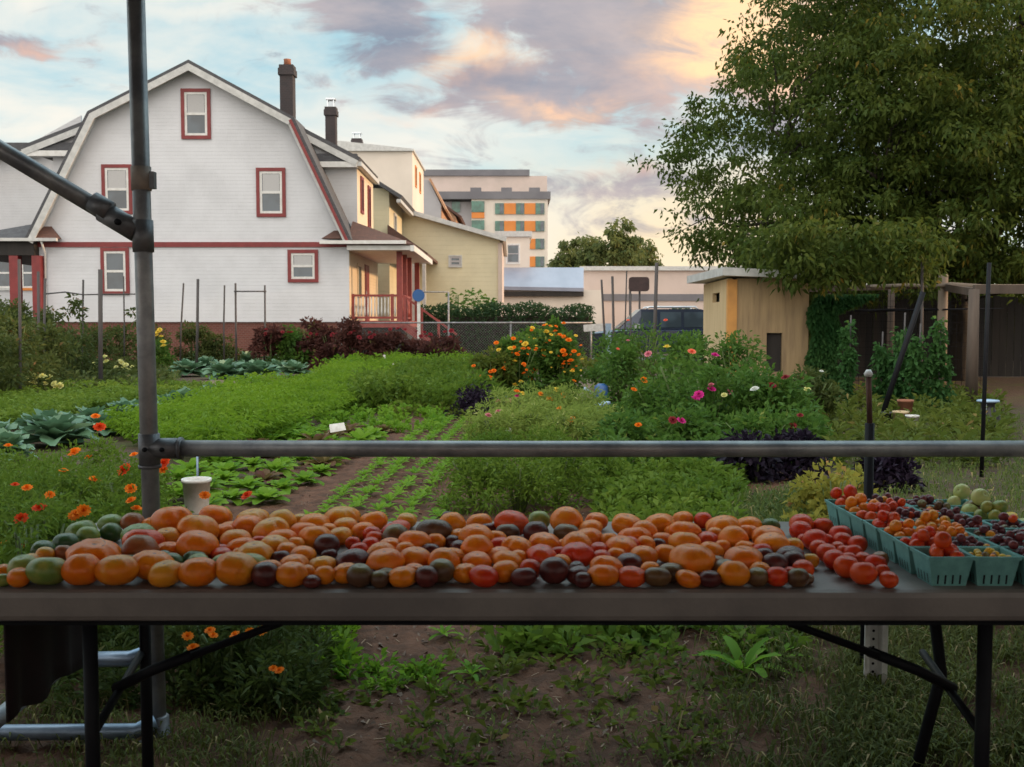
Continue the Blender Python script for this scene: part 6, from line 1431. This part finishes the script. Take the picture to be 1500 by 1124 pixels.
def put_tomato(name, x_, y_, z_, r_, k, kd, tilt, label, cat, group):
    me, hg = random.choice(TMS[kd]); o = bpy.data.objects.new(name, me); COL.objects.link(o)
    o.material_slots[0].link = 'OBJECT'; o.material_slots[0].material = TM[k]
    o.scale = (r_, r_, r_); o.rotation_euler = (random.uniform(-tilt, tilt), random.uniform(-tilt, tilt), random.random()*6.28); o.location = (x_, y_, z_+hg*r_*(.985+.02*tilt))
    return tag(o, label, cat, group)
for i, (x_, y_, r_, k) in enumerate(pos):
    put_tomato('tomato', x_, y_, TZ+zoff[i], r_, k, kinds[i], .20, lab[i], 'tomato', 'tomatoes heaped along the table' if i < nmain else 'red tomatoes beside the baskets')

# ================================================================== berry baskets
def basket_mesh():
    m = MB(); wt, wb, h_ = .0465, .036, .064; th = .0022; n_ = 9
    def ringv(hw, z_): return [(-hw, -hw, z_), (hw, -hw, z_), (hw, hw, z_), (-hw, hw, z_)]
    o1, i1 = ringv(wb, 0), ringv(wb-th, .003); o2, i2 = ringv(wt, h_), ringv(wt-th, h_)
    r1 = ringv(wt+.0028, h_); r0 = ringv(wt+.0022, h_-.007)
    m.add(o1+r0+r1+i2+i1+ringv(wt-.0006, h_-.007), [(3, 2, 1, 0)]+[(i, (i+1) % 4, (i+1) % 4+20, i+20) for i in range(4)]+[(20+i, 20+(i+1) % 4, (i+1) % 4+4, i+4) for i in range(4)]+[(4+i, 4+(i+1) % 4, 8+(i+1) % 4, 8+i) for i in range(4)]+[(8+i, 8+(i+1) % 4, 12+(i+1) % 4, 12+i) for i in range(4)]+[(12+i, 12+(i+1) % 4, 16+(i+1) % 4, 16+i) for i in range(4)]+[(16, 17, 18, 19)])
    o = m.build('basket_body', MT['pulp']); me = o.data; bpy.data.objects.remove(o)
    # vent slots near the base of each wall
    s = MB()
    for q in range(4):
        M_ = Matrix.Rotation(q*math.pi/2, 4, 'Z')
        for k in range(4):
            x0 = -.026+.0155*k; f = lambda z_: wb+(wt-wb)*z_/h_
            v = [(x0, -f(.004)-.0006, .004), (x0+.004, -f(.004)-.0006, .004), (x0+.004, -f(.024)-.0006, .024), (x0, -f(.024)-.0006, .024)]
            s.add([M_ @ Vector(p) for p in v], [(0, 1, 2, 3)])
    o = s.build('vent_slots', MT['black_steel']); me2 = o.data; bpy.data.objects.remove(o)
    return me, me2
BMe, BSl = basket_mesh()
BX = .868; BP = .0985; colw = ['first column', 'second column', 'third column', 'fourth column']
cols = [['R', 'R', 'O', 'R', 'R', 'O', 'R'], ['L', 'V', 'O', 'Y', 'V', 'R', 'V'], ['V', 'V', 'V', 'V', 'V', 'K', 'V'], ['V', 'V', 'V', 'V', 'G', 'T', 'T']]
sizes = [[.017, .016, .014, .015, .016, .016, .018], [.0085, .010, .012, .014, .011, .012, .011], [.011, .011, .0105, .011, .0105, .011, .011], [.012, .012, .012, .012, .018, .022, .022]]
rows_ = ['front', 'second', 'third', 'fourth', 'fifth', 'sixth', 'back']
nch = 0
for c_i in range(4):
    for r_i in range(7):
        x_ = BX+BP*(c_i+.5)+random.uniform(-.0015, .0015); y_ = T0+.028+BP*1.03*(r_i+.5)
        if x_-.05 > y_*.51: continue
        if x_+.05 > TX1-.002 and c_i == 3 and False: continue
        k = cols[c_i][r_i]; rs = sizes[c_i][r_i]
        e = empty('berry_basket', (x_, y_, TZ+.0005), 'teal basket of %s cherry tomatoes, %s row, %s from the red heap' % ({'R': 'red', 'O': 'orange', 'L': 'tiny yellow', 'V': 'dark violet', 'Y': 'golden', 'K': 'olive brown', 'G': 'green', 'T': 'pale green'}[k], rows_[r_i], colw[c_i]), 'basket', 'teal baskets on the table', random.uniform(-.03, .03))
        for nm_, me_ in (('basket_body', BMe), ('vent_slots', BSl)):
            o = bpy.data.objects.new(nm_, me_); COL.objects.link(o); o.parent = e
        n_ = {0: 13, 1: 15, 2: 14, 3: 9}[c_i]
        if rs > .015: n_ = 10
        if rs > .02: n_ = 6
        cnt = 0; placed = []; tries = 0
        while cnt < n_ and tries < 400:
            tries += 1; q = .040-rs*.8; px_, py_ = random.uniform(-q, q), random.uniform(-q, q)
            zz = .047+.016*(1-max(abs(px_), abs(py_))/.045)+random.uniform(-.004, .004)
            if any((px_-a)**2+(py_-b)**2+(zz-c2)**2 < (rs+r2)**2*.80 for a, b, c2, r2 in placed): 
                if tries > 150: zz += rs*1.2
                else: continue
                if any((px_-a)**2+(py_-b)**2+(zz-c2)**2 < (rs+r2)**2*.80 for a, b, c2, r2 in placed) or zz > .095: continue
            r2 = rs*random.uniform(.85, 1.12); placed.append((px_, py_, zz, r2)); cnt += 1; nch += 1
            kk = k if random.random() > .12 else random.choice('RYK')
            put_tomato('cherry_tomato', x_+px_, y_+py_, TZ+zz-r2*.5, r2, kk, 'round', 1.2, '%s cherry tomato in the %s basket of the %s' % ({**CN, 'V': 'violet', 'L': 'yellow', 'T': 'pale green'}[kk], rows_[r_i], colw[c_i]), 'cherry tomato', 'cherry tomatoes in the teal baskets')
        # hidden filling keeps the basket from looking empty
        MB().box(x_-.034, x_+.034, y_-.034, y_+.034, TZ+.006, TZ+.040).build('hidden_filler', MT['pulp'], e)
# pale fruit on the second table
for i, (px, py, w_, k) in enumerate(((1446, 744, 26, 'T'), (1473, 747, 22, 'L'), (1462, 757, 20, 'T'), (1425, 742, 24, 'G'), (1487, 770, 26, 'T'), (1498, 758, 24, 'T'), (1496, 740, 22, 'G'))):
    Y = 2.6
    for _ in range(6): r_ = w_/2/1500*Y; q = PZ(px, py+w_*.4, TZ+.7*r_+.0); Y = q.y
    x_ = max(q.x, TX1+.03+r_)
    put_tomato('pale_fruit', x_, min(q.y, T1-.03), TZ, r_, k, 'flat', .3, '%s fruit on the second table, %s from the baskets' % ({'T': 'pale yellow-green', 'L': 'yellow', 'G': 'green'}[k], ORD[i] if i else 'nearest'), 'fruit', 'pale fruit on the second table')
print('cherries', nch, 'tomatoes', len(pos))
